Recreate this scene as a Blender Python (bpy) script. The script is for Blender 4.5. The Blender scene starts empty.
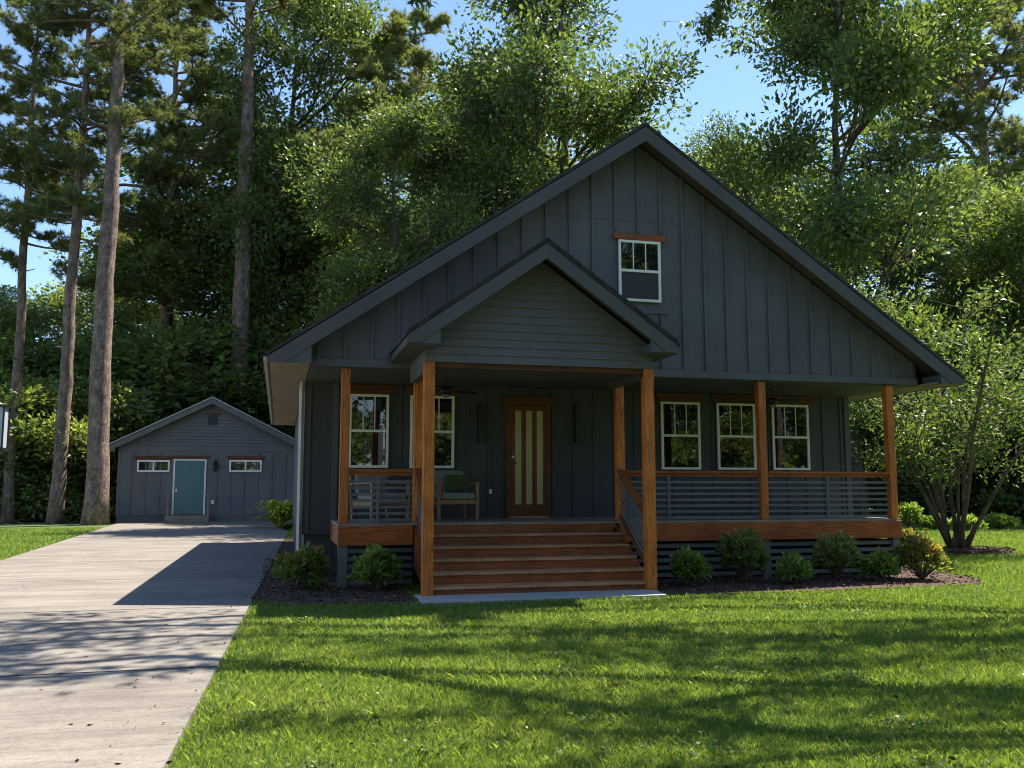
import bpy, math, random
import numpy as np
from mathutils import Vector, Matrix
R_ = math.radians
scene = bpy.context.scene
COL = scene.collection

# ------------------------------------------------------------------ camera, sky, sun, exposure
CAM = (-0.963, -14.208, 1.5); F = 915.7; PITCH = 0.114; YAW = 0.248
cam = bpy.data.cameras.new('camera'); camo = bpy.data.objects.new('camera', cam); COL.objects.link(camo)
camo.location = CAM; camo.rotation_euler = (math.pi/2 + PITCH, 0, -YAW)
cam.sensor_width = 36; cam.lens = F/1024*36; cam.clip_start = .05; cam.clip_end = 1500
scene.camera = camo
SD = Vector((.512, .285, 1.0)).normalized()                 # towards the sun
elev = math.asin(SD.z); azim = math.atan2(SD.x, SD.y)     # clockwise from +Y
w = bpy.data.worlds.new("World"); scene.world = w; w.use_nodes = True
nt = w.node_tree; bg = nt.nodes['Background']
sky = nt.nodes.new('ShaderNodeTexSky'); sky.sky_type = 'NISHITA'; sky.sun_disc = False
sky.sun_elevation = elev; sky.sun_rotation = azim; sky.altitude = 0; sky.air_density = 1.0; sky.dust_density = .1; sky.ozone_density = 4.0
nt.links.new(sky.outputs[0], bg.inputs[0]); bg.inputs[1].default_value = .088
sl = bpy.data.lights.new('sun', 'SUN'); sl.energy = 4.8; sl.angle = R_(.5); sl.color = (1, .93, .80)
so = bpy.data.objects.new('sun', sl); COL.objects.link(so); so.rotation_euler = (-SD).to_track_quat('-Z', 'Y').to_euler()
so.location = (20, 10, 40)
scene.view_settings.view_transform = 'Standard'; scene.view_settings.look = 'None'
scene.view_settings.exposure = 1.48; scene.view_settings.gamma = 1
try: scene.cycles.filter_width = 1.0
except Exception: pass
try: scene.view_settings.use_curve_mapping = False
except Exception: pass

# ------------------------------------------------------------------ picture -> world coordinates used when laying the place out
def ray(px, py):
    c, s = math.cos(PITCH), math.sin(PITCH); r = (px-512)/F; u = (384-py)/F
    fw = c-u*s; dz = s+u*c
    return (r*math.cos(YAW)+fw*math.sin(YAW), -r*math.sin(YAW)+fw*math.cos(YAW), dz)
def at(px, py, Y=None, Z=None):
    d = ray(px, py); t = (Y-CAM[1])/d[1] if Y is not None else (Z-CAM[2])/d[2]
    return Vector((CAM[0]+d[0]*t, CAM[1]+d[1]*t, CAM[2]+d[2]*t))

# ------------------------------------------------------------------ helpers
def tag(o, label=None, cat=None, group=None, kind=None):
    if label: o['label'] = label
    if cat: o['category'] = cat
    if group: o['group'] = group
    if kind: o['kind'] = kind
    return o
def empty(name, loc, label=None, cat=None, group=None, rz=0):
    o = bpy.data.objects.new(name, None); COL.objects.link(o); o.location = loc; o.rotation_euler = (0, 0, rz)
    o.empty_display_size = .3
    return tag(o, label, cat, group)
def copy_tree(o, parent=None):
    c = o.copy(); COL.objects.link(c); c.parent = parent
    for ch in list(o.children): copy_tree(ch, c)
    return c
class MB:
    def __init__(s, org=(0, 0, 0)): s.v = []; s.f = []; s.o = org; s.g = []
    def add(s, vs, fs):
        n = len(s.v); s.g.append((n, len(s.f))); s.v += [tuple(p) for p in vs]; s.f += [tuple(i+n for i in f) for f in fs]; return s
    def box(s, x0, x1, y0, y1, z0, z1):
        if x0 > x1: x0, x1 = x1, x0
        if y0 > y1: y0, y1 = y1, y0
        if z0 > z1: z0, z1 = z1, z0
        return s.add([(x0,y0,z0),(x1,y0,z0),(x1,y1,z0),(x0,y1,z0),(x0,y0,z1),(x1,y0,z1),(x1,y1,z1),(x0,y1,z1)],
                     [(0,3,2,1),(4,5,6,7),(0,1,5,4),(1,2,6,5),(2,3,7,6),(3,0,4,7)])
    def prismY(s, poly, y0, y1):      # poly in (x,z), counter-clockwise seen from -Y
        n = len(poly)
        vs = [(x, y0, z) for x, z in poly]+[(x, y1, z) for x, z in poly]
        fs = [tuple(range(n)), tuple(range(2*n-1, n-1, -1))]+[(i, i+n, (i+1) % n+n, (i+1) % n) for i in range(n)]
        return s.add(vs, fs)
    def prismZ(s, poly, z0, z1):
        n = len(poly)
        vs = [(x, y, z0) for x, y in poly]+[(x, y, z1) for x, y in poly]
        fs = [tuple(range(n-1, -1, -1)), tuple(range(n, 2*n))]+[(i, (i+1) % n, (i+1) % n+n, i+n) for i in range(n)]
        return s.add(vs, fs)
    def bar(s, a, b, wd, ht, up=(0, 0, 1)):
        a = Vector(a); b = Vector(b); d = (b-a).normalized(); sd = d.cross(Vector(up))
        if sd.length < 1e-4: sd = d.cross(Vector((1, 0, 0)))
        sd.normalize(); u = sd.cross(d).normalized(); vs = []
        for p in (a, b):
            for i, j in ((-1,-1),(1,-1),(1,1),(-1,1)): vs.append(p+sd*(i*wd/2)+u*(j*ht/2))
        return s.add(vs, [(0,1,2,3),(7,6,5,4),(0,4,5,1),(1,5,6,2),(2,6,7,3),(3,7,4,0)])
    def tube(s, pts, rad, n=6, cap=True):
        pts = [Vector(p) for p in pts]; m = len(pts); base = len(s.v); ref = Vector((.31, .17, .94)).normalized()
        for i, p in enumerate(pts):
            d = (pts[min(i+1, m-1)]-pts[max(i-1, 0)])
            d = d.normalized() if d.length > 1e-6 else Vector((0, 0, 1))
            a = d.cross(Vector((1, 0, 0)) if abs(d.z) > .8 else Vector((0, 0, 1))).normalized(); b = d.cross(a)
            for k in range(n):
                t = 2*math.pi*k/n; s.v.append(tuple(p+(a*math.cos(t)+b*math.sin(t))*rad[i]))
        for i in range(m-1):
            for k in range(n):
                k2 = (k+1) % n; s.f.append((base+i*n+k, base+i*n+k2, base+(i+1)*n+k2, base+(i+1)*n+k))
        if cap:
            s.f.append(tuple(base+k for k in range(n-1, -1, -1))); s.f.append(tuple(base+(m-1)*n+k for k in range(n)))
        return s
    def mesh(s, name):
        me = bpy.data.meshes.new(name); ox, oy, oz = s.o
        me.from_pydata([(x-ox, y-oy, z-oz) for x, y, z in s.v], [], s.f); me.update(); return me
    def build(s, name, m, parent=None, bevel=0, smooth=False, loc=None, each=False):
        if each:
            out = []
            for (v0, f0), (v1, f1) in zip(s.g, s.g[1:]+[(len(s.v), len(s.f))]):
                t = MB(s.o); t.v = s.v[v0:v1]; t.f = [tuple(i-v0 for i in f) for f in s.f[f0:f1]]; out.append(t.build(name, m, parent, bevel, smooth, loc))
            return out[0]
        me = s.mesh(name); me.materials.append(m); o = bpy.data.objects.new(name, me); COL.objects.link(o)
        if parent: o.parent = parent
        if loc is not None: o.location = loc
        if smooth: me.polygons.foreach_set('use_smooth', [True]*len(me.polygons))
        if bevel:
            b = o.modifiers.new('bevel', 'BEVEL'); b.width = bevel; b.segments = 2; b.limit_method = 'ANGLE'
        return o

# ------------------------------------------------------------------ materials
def mat(name, fn):
    m = bpy.data.materials.new(name); m.use_nodes = True; n = m.node_tree; fn(n, n.nodes['Principled BSDF']); return m
def N(n, t, **k):
    o = n.nodes.new(t)
    for a, b in k.items(): setattr(o, a, b)
    return o
def coords(n, scale, kind='Object'):
    tc = N(n, 'ShaderNodeTexCoord'); mp = N(n, 'ShaderNodeMapping'); mp.inputs['Scale'].default_value = scale
    n.links.new(tc.outputs[kind], mp.inputs[0]); return mp.outputs[0]
def noise(n, vec, scale=5, detail=4, rough=.6, dist=0):
    o = N(n, 'ShaderNodeTexNoise'); o.inputs['Scale'].default_value = scale; o.inputs['Detail'].default_value = detail
    o.inputs['Roughness'].default_value = rough; o.inputs['Distortion'].default_value = dist
    n.links.new(vec, o.inputs['Vector']); return o.outputs['Fac']
def ramp(n, fac, stops):
    o = N(n, 'ShaderNodeValToRGB'); cr = o.color_ramp
    while len(cr.elements) < len(stops): cr.elements.new(.5)
    for e, (p, c) in zip(cr.elements, stops): e.position = p; e.color = (*c, 1) if len(c) == 3 else c
    n.links.new(fac, o.inputs[0]); return o.outputs[0]
def mixc(n, f, a, b, mode='MIX'):
    o = N(n, 'ShaderNodeMix'); o.data_type = 'RGBA'; o.blend_type = mode
    for sock, val in ((o.inputs[0], f), (o.inputs[6], a), (o.inputs[7], b)):
        if isinstance(val, (int, float)): sock.default_value = val
        elif isinstance(val, tuple): sock.default_value = (*val, 1)
        else: n.links.new(val, sock)
    return o.outputs[2]
def bump(n, p, h, st=.3, dist=.01):
    b = N(n, 'ShaderNodeBump'); b.inputs['Strength'].default_value = st; b.inputs['Distance'].default_value = dist
    n.links.new(h, b.inputs['Height']); n.links.new(b.outputs[0], p.inputs['Normal'])
def sc(c, k): return tuple(min(1, x*k) for x in c)

def paint(name, c, rough=.6, var=.12, grain=(2, 2, 14), bs=.15):
    def fn(n, p):
        a = noise(n, coords(n, (1, 1, 1)), 1.3, 5, .65); b = noise(n, coords(n, grain), 6, 4, .6)
        c1 = ramp(n, a, [(.3, sc(c, 1-var)), (.7, sc(c, 1+var))])
        c2 = ramp(n, b, [(.3, (1-var*.6,)*3), (.7, (1, 1, 1))])
        n.links.new(mixc(n, 1., c1, c2, 'MULTIPLY'), p.inputs['Base Color']); p.inputs['Roughness'].default_value = rough
        bump(n, p, b, bs, .004)
    return mat(name, fn)
def wood(name, c, axis='x', rough=.55, dark=.36):
    s = {'x': (.8, 14, 14), 'y': (14, .8, 14), 'z': (14, 14, .8)}[axis]
    def fn(n, p):
        g = noise(n, coords(n, s), 3.2, 6, .65, .6); b = noise(n, coords(n, (1, 1, 1)), 2.1, 4, .6)
        k = noise(n, coords(n, tuple(v*.35+.6 for v in s)), 5, 2, .5, 1.5)
        c1 = ramp(n, g, [(.30, sc(c, dark)), (.52, c), (.75, sc(c, 1.35))])
        c2 = ramp(n, b, [(.3, (.66, .62, .6)), (.65, (1.0, 1.0, 1.0))])
        c3 = ramp(n, k, [(.29, (.30, .25, .22)), (.37, (1, 1, 1))])
        oi = N(n, 'ShaderNodeObjectInfo'); c4 = ramp(n, oi.outputs['Random'], [(0, (.74, .72, .70)), (.5, (.95, .95, .95)), (1, (1.12, 1.1, 1.05))])
        x = mixc(n, 1., mixc(n, 1., mixc(n, 1., c1, c2, 'MULTIPLY'), c3, 'MULTIPLY'), c4, 'MULTIPLY')
        n.links.new(x, p.inputs['Base Color']); p.inputs['Roughness'].default_value = rough; bump(n, p, g, .35, .004)
    return mat(name, fn)

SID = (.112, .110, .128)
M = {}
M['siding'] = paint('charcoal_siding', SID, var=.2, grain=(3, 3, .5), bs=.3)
M['siding_shade'] = paint('shaded_porch_wall_siding', (.060, .060, .070), var=.2, grain=(3, 3, .5), bs=.3)  # same siding, darkened so the colour carries the porch shade
M['siding2'] = paint('charcoal_lap_siding', (.118, .112, .114), grain=(1.5, 6, 6))
M['trim'] = paint('charcoal_trim', (.086, .085, .092), .55)
M['fascia'] = paint('charcoal_fascia', (.084, .080, .084), .6, .15)
M['slat'] = paint('grey_slat', (.135, .135, .14), .55, .2, (1, 8, 8))
M['skirt'] = paint('foundation_paint', (.055, .058, .062), .7)
M['ceil'] = paint('porch_ceiling', (.075, .08, .08), .7)
M['garage'] = paint('garage_siding', (.135, .132, .140), .65, .16)
M['garagebase'] = paint('garage_base', (.13, .12, .115), .8)
CED = (.62, .180, .026)
M['cedz'] = wood('cedar_upright', CED, 'z'); M['cedx'] = wood('cedar_board', sc((.56, .135, .020), .72), 'x'); M['cedy'] = wood('cedar_rail', sc(CED, .5), 'y')
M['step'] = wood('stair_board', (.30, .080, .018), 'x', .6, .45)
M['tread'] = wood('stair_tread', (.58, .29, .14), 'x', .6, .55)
M['doorw'] = wood('door_wood', (.22, .052, .010), 'z', .4)
M['dtrim'] = wood('window_header_wood', (.16, .042, .012), 'x', .6)
M['soffit'] = wood('bare_soffit', (.32, .265, .22), 'x', .8, .75)
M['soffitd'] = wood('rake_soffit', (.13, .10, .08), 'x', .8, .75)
M['white'] = paint('white_frame', (.86, .85, .81), .4, .04)
M['deck'] = wood('deck_boards', (.42, .34, .27), 'x', .7, .65)
M['teak'] = wood('teak_chair', (.34, .17, .075), 'z', .55)
M['black'] = paint('black_metal', (.012, .012, .013), .4, .1)
M['steel'] = mat('handle_metal', lambda n, p: (setattr(p.inputs['Metallic'], 'default_value', 1), setattr(p.inputs['Base Color'], 'default_value', (.55, .53, .5, 1)), setattr(p.inputs['Roughness'], 'default_value', .3)))
M['teal'] = paint('teal_door', (.085, .165, .165), .45, .08)
M['downspout'] = paint('pale_downspout', (.50, .45, .44), .5, .2)
M['oldwood'] = wood('weathered_step', (.34, .26, .19), 'x', .8, .55)
def fabric(name, c):
    def fn(n, p):
        a = noise(n, coords(n, (1, 1, 1)), 120, 2); n.links.new(ramp(n, a, [(.3, sc(c, .75)), (.7, c)]), p.inputs['Base Color'])
        p.inputs['Roughness'].default_value = .9; bump(n, p, a, .3, .002)
    return mat(name, fn)
M['cushion'] = fabric('sage_cushion', (.22, .24, .19)); M['pillow'] = fabric('green_pillow', (.075, .085, .022)); M['greyc'] = fabric('grey_cushion', (.22, .22, .23))
def glassf(base, ior=1.9, rough=.015):
    def fn(n, p):
        a = noise(n, coords(n, (1, 1, 1)), 3, 2)
        p.inputs['Base Color'].default_value = (*base, 1); p.inputs['IOR'].default_value = ior; p.inputs['Roughness'].default_value = rough
        bump(n, p, a, .04, .02)
    return fn
M['glass'] = mat('window_glass', glassf((.010, .012, .013)))
M['screen'] = mat('insect_screen', glassf((.04, .045, .05), 1.45, .35))
M['frost'] = mat('door_glass', lambda n, p: (glassf((.50, .42, .20), 1.5, .25)(n, p)))
M['lglass'] = mat('lantern_glass', glassf((.42, .46, .54), 1.5, .2))
def shingles(n, p):
    br = N(n, 'ShaderNodeTexBrick'); n.links.new(coords(n, (1, 1, 1)), br.inputs['Vector'])
    br.inputs['Scale'].default_value = 3; br.inputs['Color1'].default_value = (.05, .05, .052, 1); br.inputs['Color2'].default_value = (.03, .03, .032, 1)
    br.inputs['Mortar'].default_value = (.015, .015, .016, 1); n.links.new(br.outputs[0], p.inputs['Base Color']); p.inputs['Roughness'].default_value = .9
M['shingle'] = mat('asphalt_shingle', shingles)
M['drip'] = paint('metal_drip_edge', (.45, .45, .46), .5)
def concrete(n, p):
    a = noise(n, coords(n, (.20, 1.9, 1)), 1.5, 8, .72, .5); b = noise(n, coords(n, (1, 1, 1)), 45, 4, .75); c = noise(n, coords(n, (1, 1, 1)), .6, 6, .65)
    c1 = ramp(n, a, [(.28, (.125, .107, .090)), (.47, (.215, .186, .160)), (.70, (.29, .257, .224))])
    c2 = ramp(n, b, [(.30, (.66, .66, .66)), (.55, (1, 1, 1))]); c3 = ramp(n, c, [(.32, (.70, .69, .68)), (.58, (1, 1, 1))])
    d = noise(n, coords(n, (.8, 3.2, 1)), 6, 4, .65); c4 = ramp(n, d, [(.28, (.58, .55, .52)), (.42, (1, 1, 1))])
    e = noise(n, coords(n, (1, 1, 1)), 2.6, 9, .8, 1.2); c5 = ramp(n, e, [(.484, (1, 1, 1)), (.4985, (.55, .52, .5)), (.513, (1, 1, 1))])
    x = mixc(n, 1., mixc(n, 1., mixc(n, 1., c1, c2, 'MULTIPLY'), c3, 'MULTIPLY'), c4, 'MULTIPLY'); x = mixc(n, .45, x, c5, 'MULTIPLY')
    n.links.new(x, p.inputs['Base Color']); p.inputs['Roughness'].default_value = .85; bump(n, p, b, .6, .008)
M['concrete'] = mat('driveway_concrete', concrete)
def slabm(n, p):
    a = noise(n, coords(n, (1, 1, 1)), 5, 6, .7); n.links.new(ramp(n, a, [(.3, (.30, .29, .27)), (.7, (.45, .43, .40))]), p.inputs['Base Color'])
    p.inputs['Roughness'].default_value = .85; bump(n, p, a, .4, .004)
M['slab'] = mat('slab_concrete', slabm)
def soil(c1, c2, s=3):
    def fn(n, p):
        a = noise(n, coords(n, (1, 1, 1)), s, 8, .75); n.links.new(ramp(n, a, [(.35, c1), (.65, c2)]), p.inputs['Base Color'])
        p.inputs['Roughness'].default_value = .95; bump(n, p, a, .6, .03)
    return fn
M['lawnsoil'] = mat('lawn_ground', soil((.04, .07, .012), (.08, .13, .02), 5))
M['forest'] = mat('forest_floor', soil((.03, .028, .015), (.06, .06, .022), 2))
M['mulch'] = mat('mulch_bed', soil((.030, .016, .010), (.10, .052, .032), 30))
M['joint'] = mat('joint_dark', soil((.035, .03, .027), (.07, .06, .055), 20))
def attr_leaf(name, stops, trans=.35, tcol=(1.2, 1.2, .5), rough=.45, spec=.4):
    def fn(n, p):
        at_ = N(n, 'ShaderNodeAttribute'); at_.attribute_name = 'rnd'
        oi = N(n, 'ShaderNodeObjectInfo')
        mr = N(n, 'ShaderNodeMapRange'); n.links.new(oi.outputs['Random'], mr.inputs[0]); mr.inputs[3].default_value = -.10; mr.inputs[4].default_value = .10
        ad = N(n, 'ShaderNodeMath'); ad.operation = 'ADD'; n.links.new(at_.outputs['Fac'], ad.inputs[0]); n.links.new(mr.outputs[0], ad.inputs[1])
        c = ramp(n, ad.outputs[0], stops)
        n.links.new(c, p.inputs['Base Color']); p.inputs['Roughness'].default_value = rough; p.inputs['Specular IOR Level'].default_value = spec
        t = N(n, 'ShaderNodeBsdfTranslucent'); n.links.new(mixc(n, 1., c, tcol, 'MULTIPLY'), t.inputs[0])
        ms = N(n, 'ShaderNodeMixShader'); ms.inputs[0].default_value = trans
        n.links.new(p.outputs[0], ms.inputs[1]); n.links.new(t.outputs[0], ms.inputs[2]); n.links.new(ms.outputs[0], n.nodes['Material Output'].inputs[0])
    return mat(name, fn)
M['leafA'] = attr_leaf('leaf_mid', [(0, (.05, .085, .03)), (.4, (.105, .16, .05)), (.8, (.20, .265, .08)), (1, (.31, .37, .14))], .45)
M['leafB'] = attr_leaf('leaf_light', [(0, (.045, .08, .020)), (.5, (.12, .175, .055)), (1, (.29, .35, .13))], .48)
M['leafD'] = attr_leaf('leaf_dark', [(0, (.055, .095, .032)), (.5, (.15, .205, .06)), (1, (.38, .43, .15))], .50)
M['needle'] = attr_leaf('pine_needle', [(0, (.09, .12, .05)), (.6, (.19, .225, .09)), (1, (.34, .36, .16))], .4, rough=.55, spec=.25)
M['grass'] = attr_leaf('grass_blade', [(0, (.10, .185, .036)), (.5, (.185, .275, .062)), (.9, (.31, .38, .11)), (1, (.50, .46, .22))], .48, (1.15, 1.15, .45), .5, .3)
M['shrubR'] = attr_leaf('shrub_red_tips', [(0, (.08, .13, .03)), (.5, (.19, .26, .065)), (.72, (.22, .23, .07)), (.84, (.42, .20, .12)), (1, (.55, .28, .18))], .5)
M['shrubG'] = attr_leaf('shrub_green', [(0, (.08, .15, .03)), (.6, (.20, .31, .07)), (1, (.38, .46, .14))], .5)
M['shrubP'] = attr_leaf('shrub_cream_tips', [(0, (.08, .12, .03)), (.6, (.19, .26, .07)), (.80, (.28, .28, .12)), (1, (.62, .48, .34))], .5)
M['shrubO'] = attr_leaf('shrub_orange_tips', [(0, (.05, .08, .02)), (.62, (.19, .24, .07)), (.84, (.38, .26, .09)), (1, (.62, .27, .11))], .5)
M['fernY'] = attr_leaf('yellow_fern', [(0, (.18, .22, .03)), (.5, (.42, .46, .06)), (1, (.62, .60, .12))], .4)
def barkm(c, s=1.):
    def fn(n, p):
        v = N(n, 'ShaderNodeTexVoronoi'); v.feature = 'DISTANCE_TO_EDGE'; v.inputs['Scale'].default_value = 12*s; v.inputs['Randomness'].default_value = 1
        a = noise(n, coords(n, (1, 1, .5)), 5, 6, .75); av = N(n, 'ShaderNodeVectorMath'); av.operation = 'MULTIPLY_ADD'; n.links.new(noise(n, coords(n, (1, 1, 1)), 9, 3), av.inputs[0]); av.inputs[1].default_value = (.25, .25, .25); n.links.new(coords(n, (1, 1, .30)), av.inputs[2]); n.links.new(av.outputs[0], v.inputs['Vector'])
        c1 = ramp(n, a, [(.36, sc(c, .45)), (.52, c), (.68, sc(c, 1.7))]); c2 = ramp(n, v.outputs['Distance'], [(0, (.30, .27, .25)), (.09, (1, 1, 1))])
        n.links.new(mixc(n, 1., c1, c2, 'MULTIPLY'), p.inputs['Base Color']); p.inputs['Roughness'].default_value = .95
        h = N(n, 'ShaderNodeMath'); h.operation = 'ADD'; n.links.new(v.outputs['Distance'], h.inputs[0]); n.links.new(a, h.inputs[1]); bump(n, p, h.outputs[0], 1, .05)
    return mat('bark', fn)
M['barkp'] = barkm((.26, .185, .15)); M['bark'] = barkm((.15, .12, .095), 2); M['barkm'] = barkm((.25, .18, .14), 3)
M['chip'] = attr_leaf('mulch_chip', [(0, (.03, .015, .009)), (.7, (.11, .055, .033)), (1, (.28, .18, .12))], 0.02, (1, 1, 1), .9, .2)

# ------------------------------------------------------------------ leaf / blade meshes through numpy
def raw_mesh(name, V, nv, rnd, m):
    """V: (n, nv, 3) one polygon per element"""
    n = V.shape[0]; me = bpy.data.meshes.new(name); me.vertices.add(n*nv); me.vertices.foreach_set('co', V.reshape(-1).astype(np.float32))
    me.loops.add(n*nv); me.loops.foreach_set('vertex_index', np.arange(n*nv, dtype=np.int32))
    me.polygons.add(n); me.polygons.foreach_set('loop_start', np.arange(0, n*nv, nv, dtype=np.int32)); me.polygons.foreach_set('loop_total', np.full(n, nv, dtype=np.int32))
    a = me.attributes.new('rnd', 'FLOAT', 'FACE'); a.data.foreach_set('value', rnd.astype(np.float32))
    me.materials.append(m); me.update(calc_edges=True); return me
def unit(a): return a/np.maximum(np.linalg.norm(a, axis=-1, keepdims=True), 1e-9)
def leaves(rg, C, D, L, W, fold=.25):
    """kite leaves at C pointing along D, quads folded a little along the midrib"""
    n = len(C); D = unit(D); S = unit(np.cross(D, unit(rg.normal(size=(n, 3))))); U = np.cross(S, D)
    L = L[:, None]; W = W[:, None]
    p0 = C; p2 = C+D*L; mid = C+D*L*.45
    p1 = mid+S*W*.5+U*W*fold; p3 = mid-S*W*.5+U*W*fold
    return np.stack([p0, p1, p2, p3], 1)
def link(name, me, parent=None, loc=(0, 0, 0)):
    o = bpy.data.objects.new(name, me); COL.objects.link(o); o.parent = parent; o.location = loc; return o

def curve_pts(a, b, sag, k, rng):
    a = Vector(a); b = Vector(b); L = (b-a).length; out = []
    j = Vector((rng.uniform(-1, 1), rng.uniform(-1, 1), rng.uniform(-.3, .6)))*L*.12
    for i in range(k+1):
        t = i/k; out.append(a.lerp(b, t)+Vector((0, 0, sag*L*math.sin(math.pi*t)))+j*math.sin(math.pi*t)*(.6+.4*math.sin(5*t)))
    return out

# ---- broadleaf tree prototype
def broadleaf(seed, H, R, zb, lobes, per, nleaf, ls, tr, leafm, lean=0., flat=1.):
    rng = random.Random(seed); rg = np.random.default_rng(seed)
    root = empty('broadleaf_tree', (0, 0, 0)); T = MB()
    tp = []; x = y = 0
    for i in range(11):
        t = i/10; tp.append(Vector((x, y, t*H*.93))); x += rng.uniform(-.12, .12)+lean; y += rng.uniform(-.12, .12)
    T.tube(tp, [tr*(1.35 if i == 0 else 1)*(1-.9*(i/10)**.9)+.02 for i in range(11)], 9)
    def trunk_at(z):
        t = max(0, min(.999, z/(H*.93)))*10; i = int(t); return tp[i].lerp(tp[i+1], t-i)
    cz = (H+zb)/2; hz = (H-zb)/2; Cs = []; Ds = []
    for k in range(lobes):
        zf = rng.uniform(-.92, .97) if k > 2 else .8+.1*k
        rr = math.sqrt(max(.04, 1-abs(zf)**2.2)); ang = k*2.39996+rng.uniform(-.5, .5); rad = R*rr*rng.uniform(.30, .88)
        c0 = trunk_at(cz+zf*hz); c = Vector((c0.x+rad*math.cos(ang), c0.y+rad*math.sin(ang), cz+zf*hz))
        st = trunk_at(max(zb*.7, c.z-rad*rng.uniform(.5, .95))); lim = curve_pts(st, c, -.06, 6, rng)
        lr = tr*.24*rng.uniform(.6, 1)
        T.tube(lim, [lr*(1-.8*i/6)+.012 for i in range(7)], 6, False)
        lobr = R*rng.uniform(.26, .44)
        for j in range(per):
            v = Vector(rg.normal(size=3)); v = v.normalized()*lobr*(rng.random()**.45); v.z *= .72*flat
            p = c+v; q = lim[min(6, max(2, int(rng.uniform(3, 7))))]
            if rng.random() < .6:
                T.tube(curve_pts(q, p, -.05, 3, rng), [.035, .025, .016, .008], 4, False)
            Cs.append(p); Ds.append((v.normalized()*.8+Vector((0, 0, .25))))
    Cs = np.array([tuple(c) for c in Cs]); Ds = np.array([tuple(d) for d in Ds]); n = len(Cs)*nleaf
    idx = np.repeat(np.arange(len(Cs)), nleaf); off = rg.normal(size=(n, 3))*np.array([.30, .30, .21])*(R/4.5)**.5
    P = Cs[idx]+off; D = unit(off)*.9+Ds[idx]*.7+rg.normal(size=(n, 3))*.55
    L = ls*rg.uniform(.6, 1.25, n); V = leaves(rg, P, D, L, L*rg.uniform(.42, .62, n))
    cl = rg.uniform(0, 1, len(Cs))[idx]; r = np.clip(.15+.42*cl+.30*rg.uniform(0, 1, n)+.1*rg.normal(size=n), 0, 1)
    T.build('trunk', M['bark'], root, smooth=True)
    link('crown', raw_mesh('crown', V, 4, r, leafm), root)
    return root

# ---- pine prototype
def pine(seed, H, zb, R, tr, tufts=7, lean=0.):
    rng = random.Random(seed); rg = np.random.default_rng(seed); root = empty('pine_tree', (0, 0, 0)); T = MB()
    k = 26; tp = []; x = y = 0
    for i in range(k+1):
        tp.append(Vector((x, y, i/k*H))); x += rng.uniform(-.05, .05)+lean; y += rng.uniform(-.05, .05)
    T.tube(tp, [tr*(1.25 if i == 0 else 1.06 if i == 1 else 1)*(1-.78*(i/k)**1.2)*rng.uniform(.96, 1.04) for i in range(k+1)], 14)
    TI = []; TD = []
    def trunk_at(z):
        t = max(0, min(.999, z/H))*k; i = int(t); return tp[i].lerp(tp[i+1], t-i)
    z = zb
    for i in range(5):      # dead stubs
        zz = rng.uniform(zb*.55, zb); a = rng.uniform(0, 6.28); c = trunk_at(zz); d = Vector((math.cos(a), math.sin(a), .15))
        T.tube([c, c+d*rng.uniform(.5, 1.3)], [.04, .015], 5)
    while z < H:
        f = (z-zb)/(H-zb); rad = R*(.55+.75*math.sin(min(1, f*1.25+.12)*math.pi*.72))*(1-.72*f**2.5)
        for b in range(rng.choice((1, 2, 2, 3))):
            a = rng.uniform(0, 6.283); L = rad*rng.uniform(.55, 1.12); c = trunk_at(z+rng.uniform(-.2, .2))
            e = c+Vector((math.cos(a)*L, math.sin(a)*L, L*rng.uniform(-.12, .38))); br = curve_pts(c, e, rng.uniform(-.10, .05), 6, rng)
            T.tube(br, [.055*(L/4+.3)*(1-.8*i/6)+.01 for i in range(7)], 5, False)
            for s in range(int(5+L*2.6)):
                t = rng.uniform(.28, 1); i0 = min(5, int(t*6)); p = br[i0].lerp(br[i0+1], t*6-i0)
                aa = a+rng.choice((-1, 1))*rng.uniform(.4, 1.3); l2 = L*rng.uniform(.12, .34)*(1.25-t*.5)
                q = p+Vector((math.cos(aa)*l2, math.sin(aa)*l2, rng.uniform(-.05, .45)*l2+.08)); tw = curve_pts(p, q, -.1, 2, rng)
                T.tube(tw, [.022, .015, .008], 3, False)
                for m_ in range(tufts):
                    u = rng.uniform(.35, 1.05); w_ = p.lerp(q, u)+Vector((rng.gauss(0, .13), rng.gauss(0, .13), rng.gauss(.03, .10)))
                    TI.append(tuple(w_)); dd = (q-p).normalized()*.5+Vector((rng.gauss(0, .4), rng.gauss(0, .4), .55)); TD.append(tuple(dd))
        z += rng.uniform(.32, .62)
    TI = np.array(TI); TD = unit(np.array(TD)); nn = 26; n = len(TI)*nn; ix = np.repeat(np.arange(len(TI)), nn)
    D = unit(TD[ix]*.75+rg.normal(size=(n, 3))*.62); L = rg.uniform(.18, .32, n)[:, None]; S = unit(np.cross(D, rg.normal(size=(n, 3))))*.016
    P = TI[ix]; V = np.stack([P-S, P+S, P+D*L], 1)
    r = np.clip(rg.uniform(0, 1, len(TI))[ix]*.55+rg.uniform(0, .45, n), 0, 1)
    T.build('trunk', M['barkp'], root, smooth=True); link('crown', raw_mesh('crown', V, 3, r, M['needle']), root)
    return root

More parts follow.
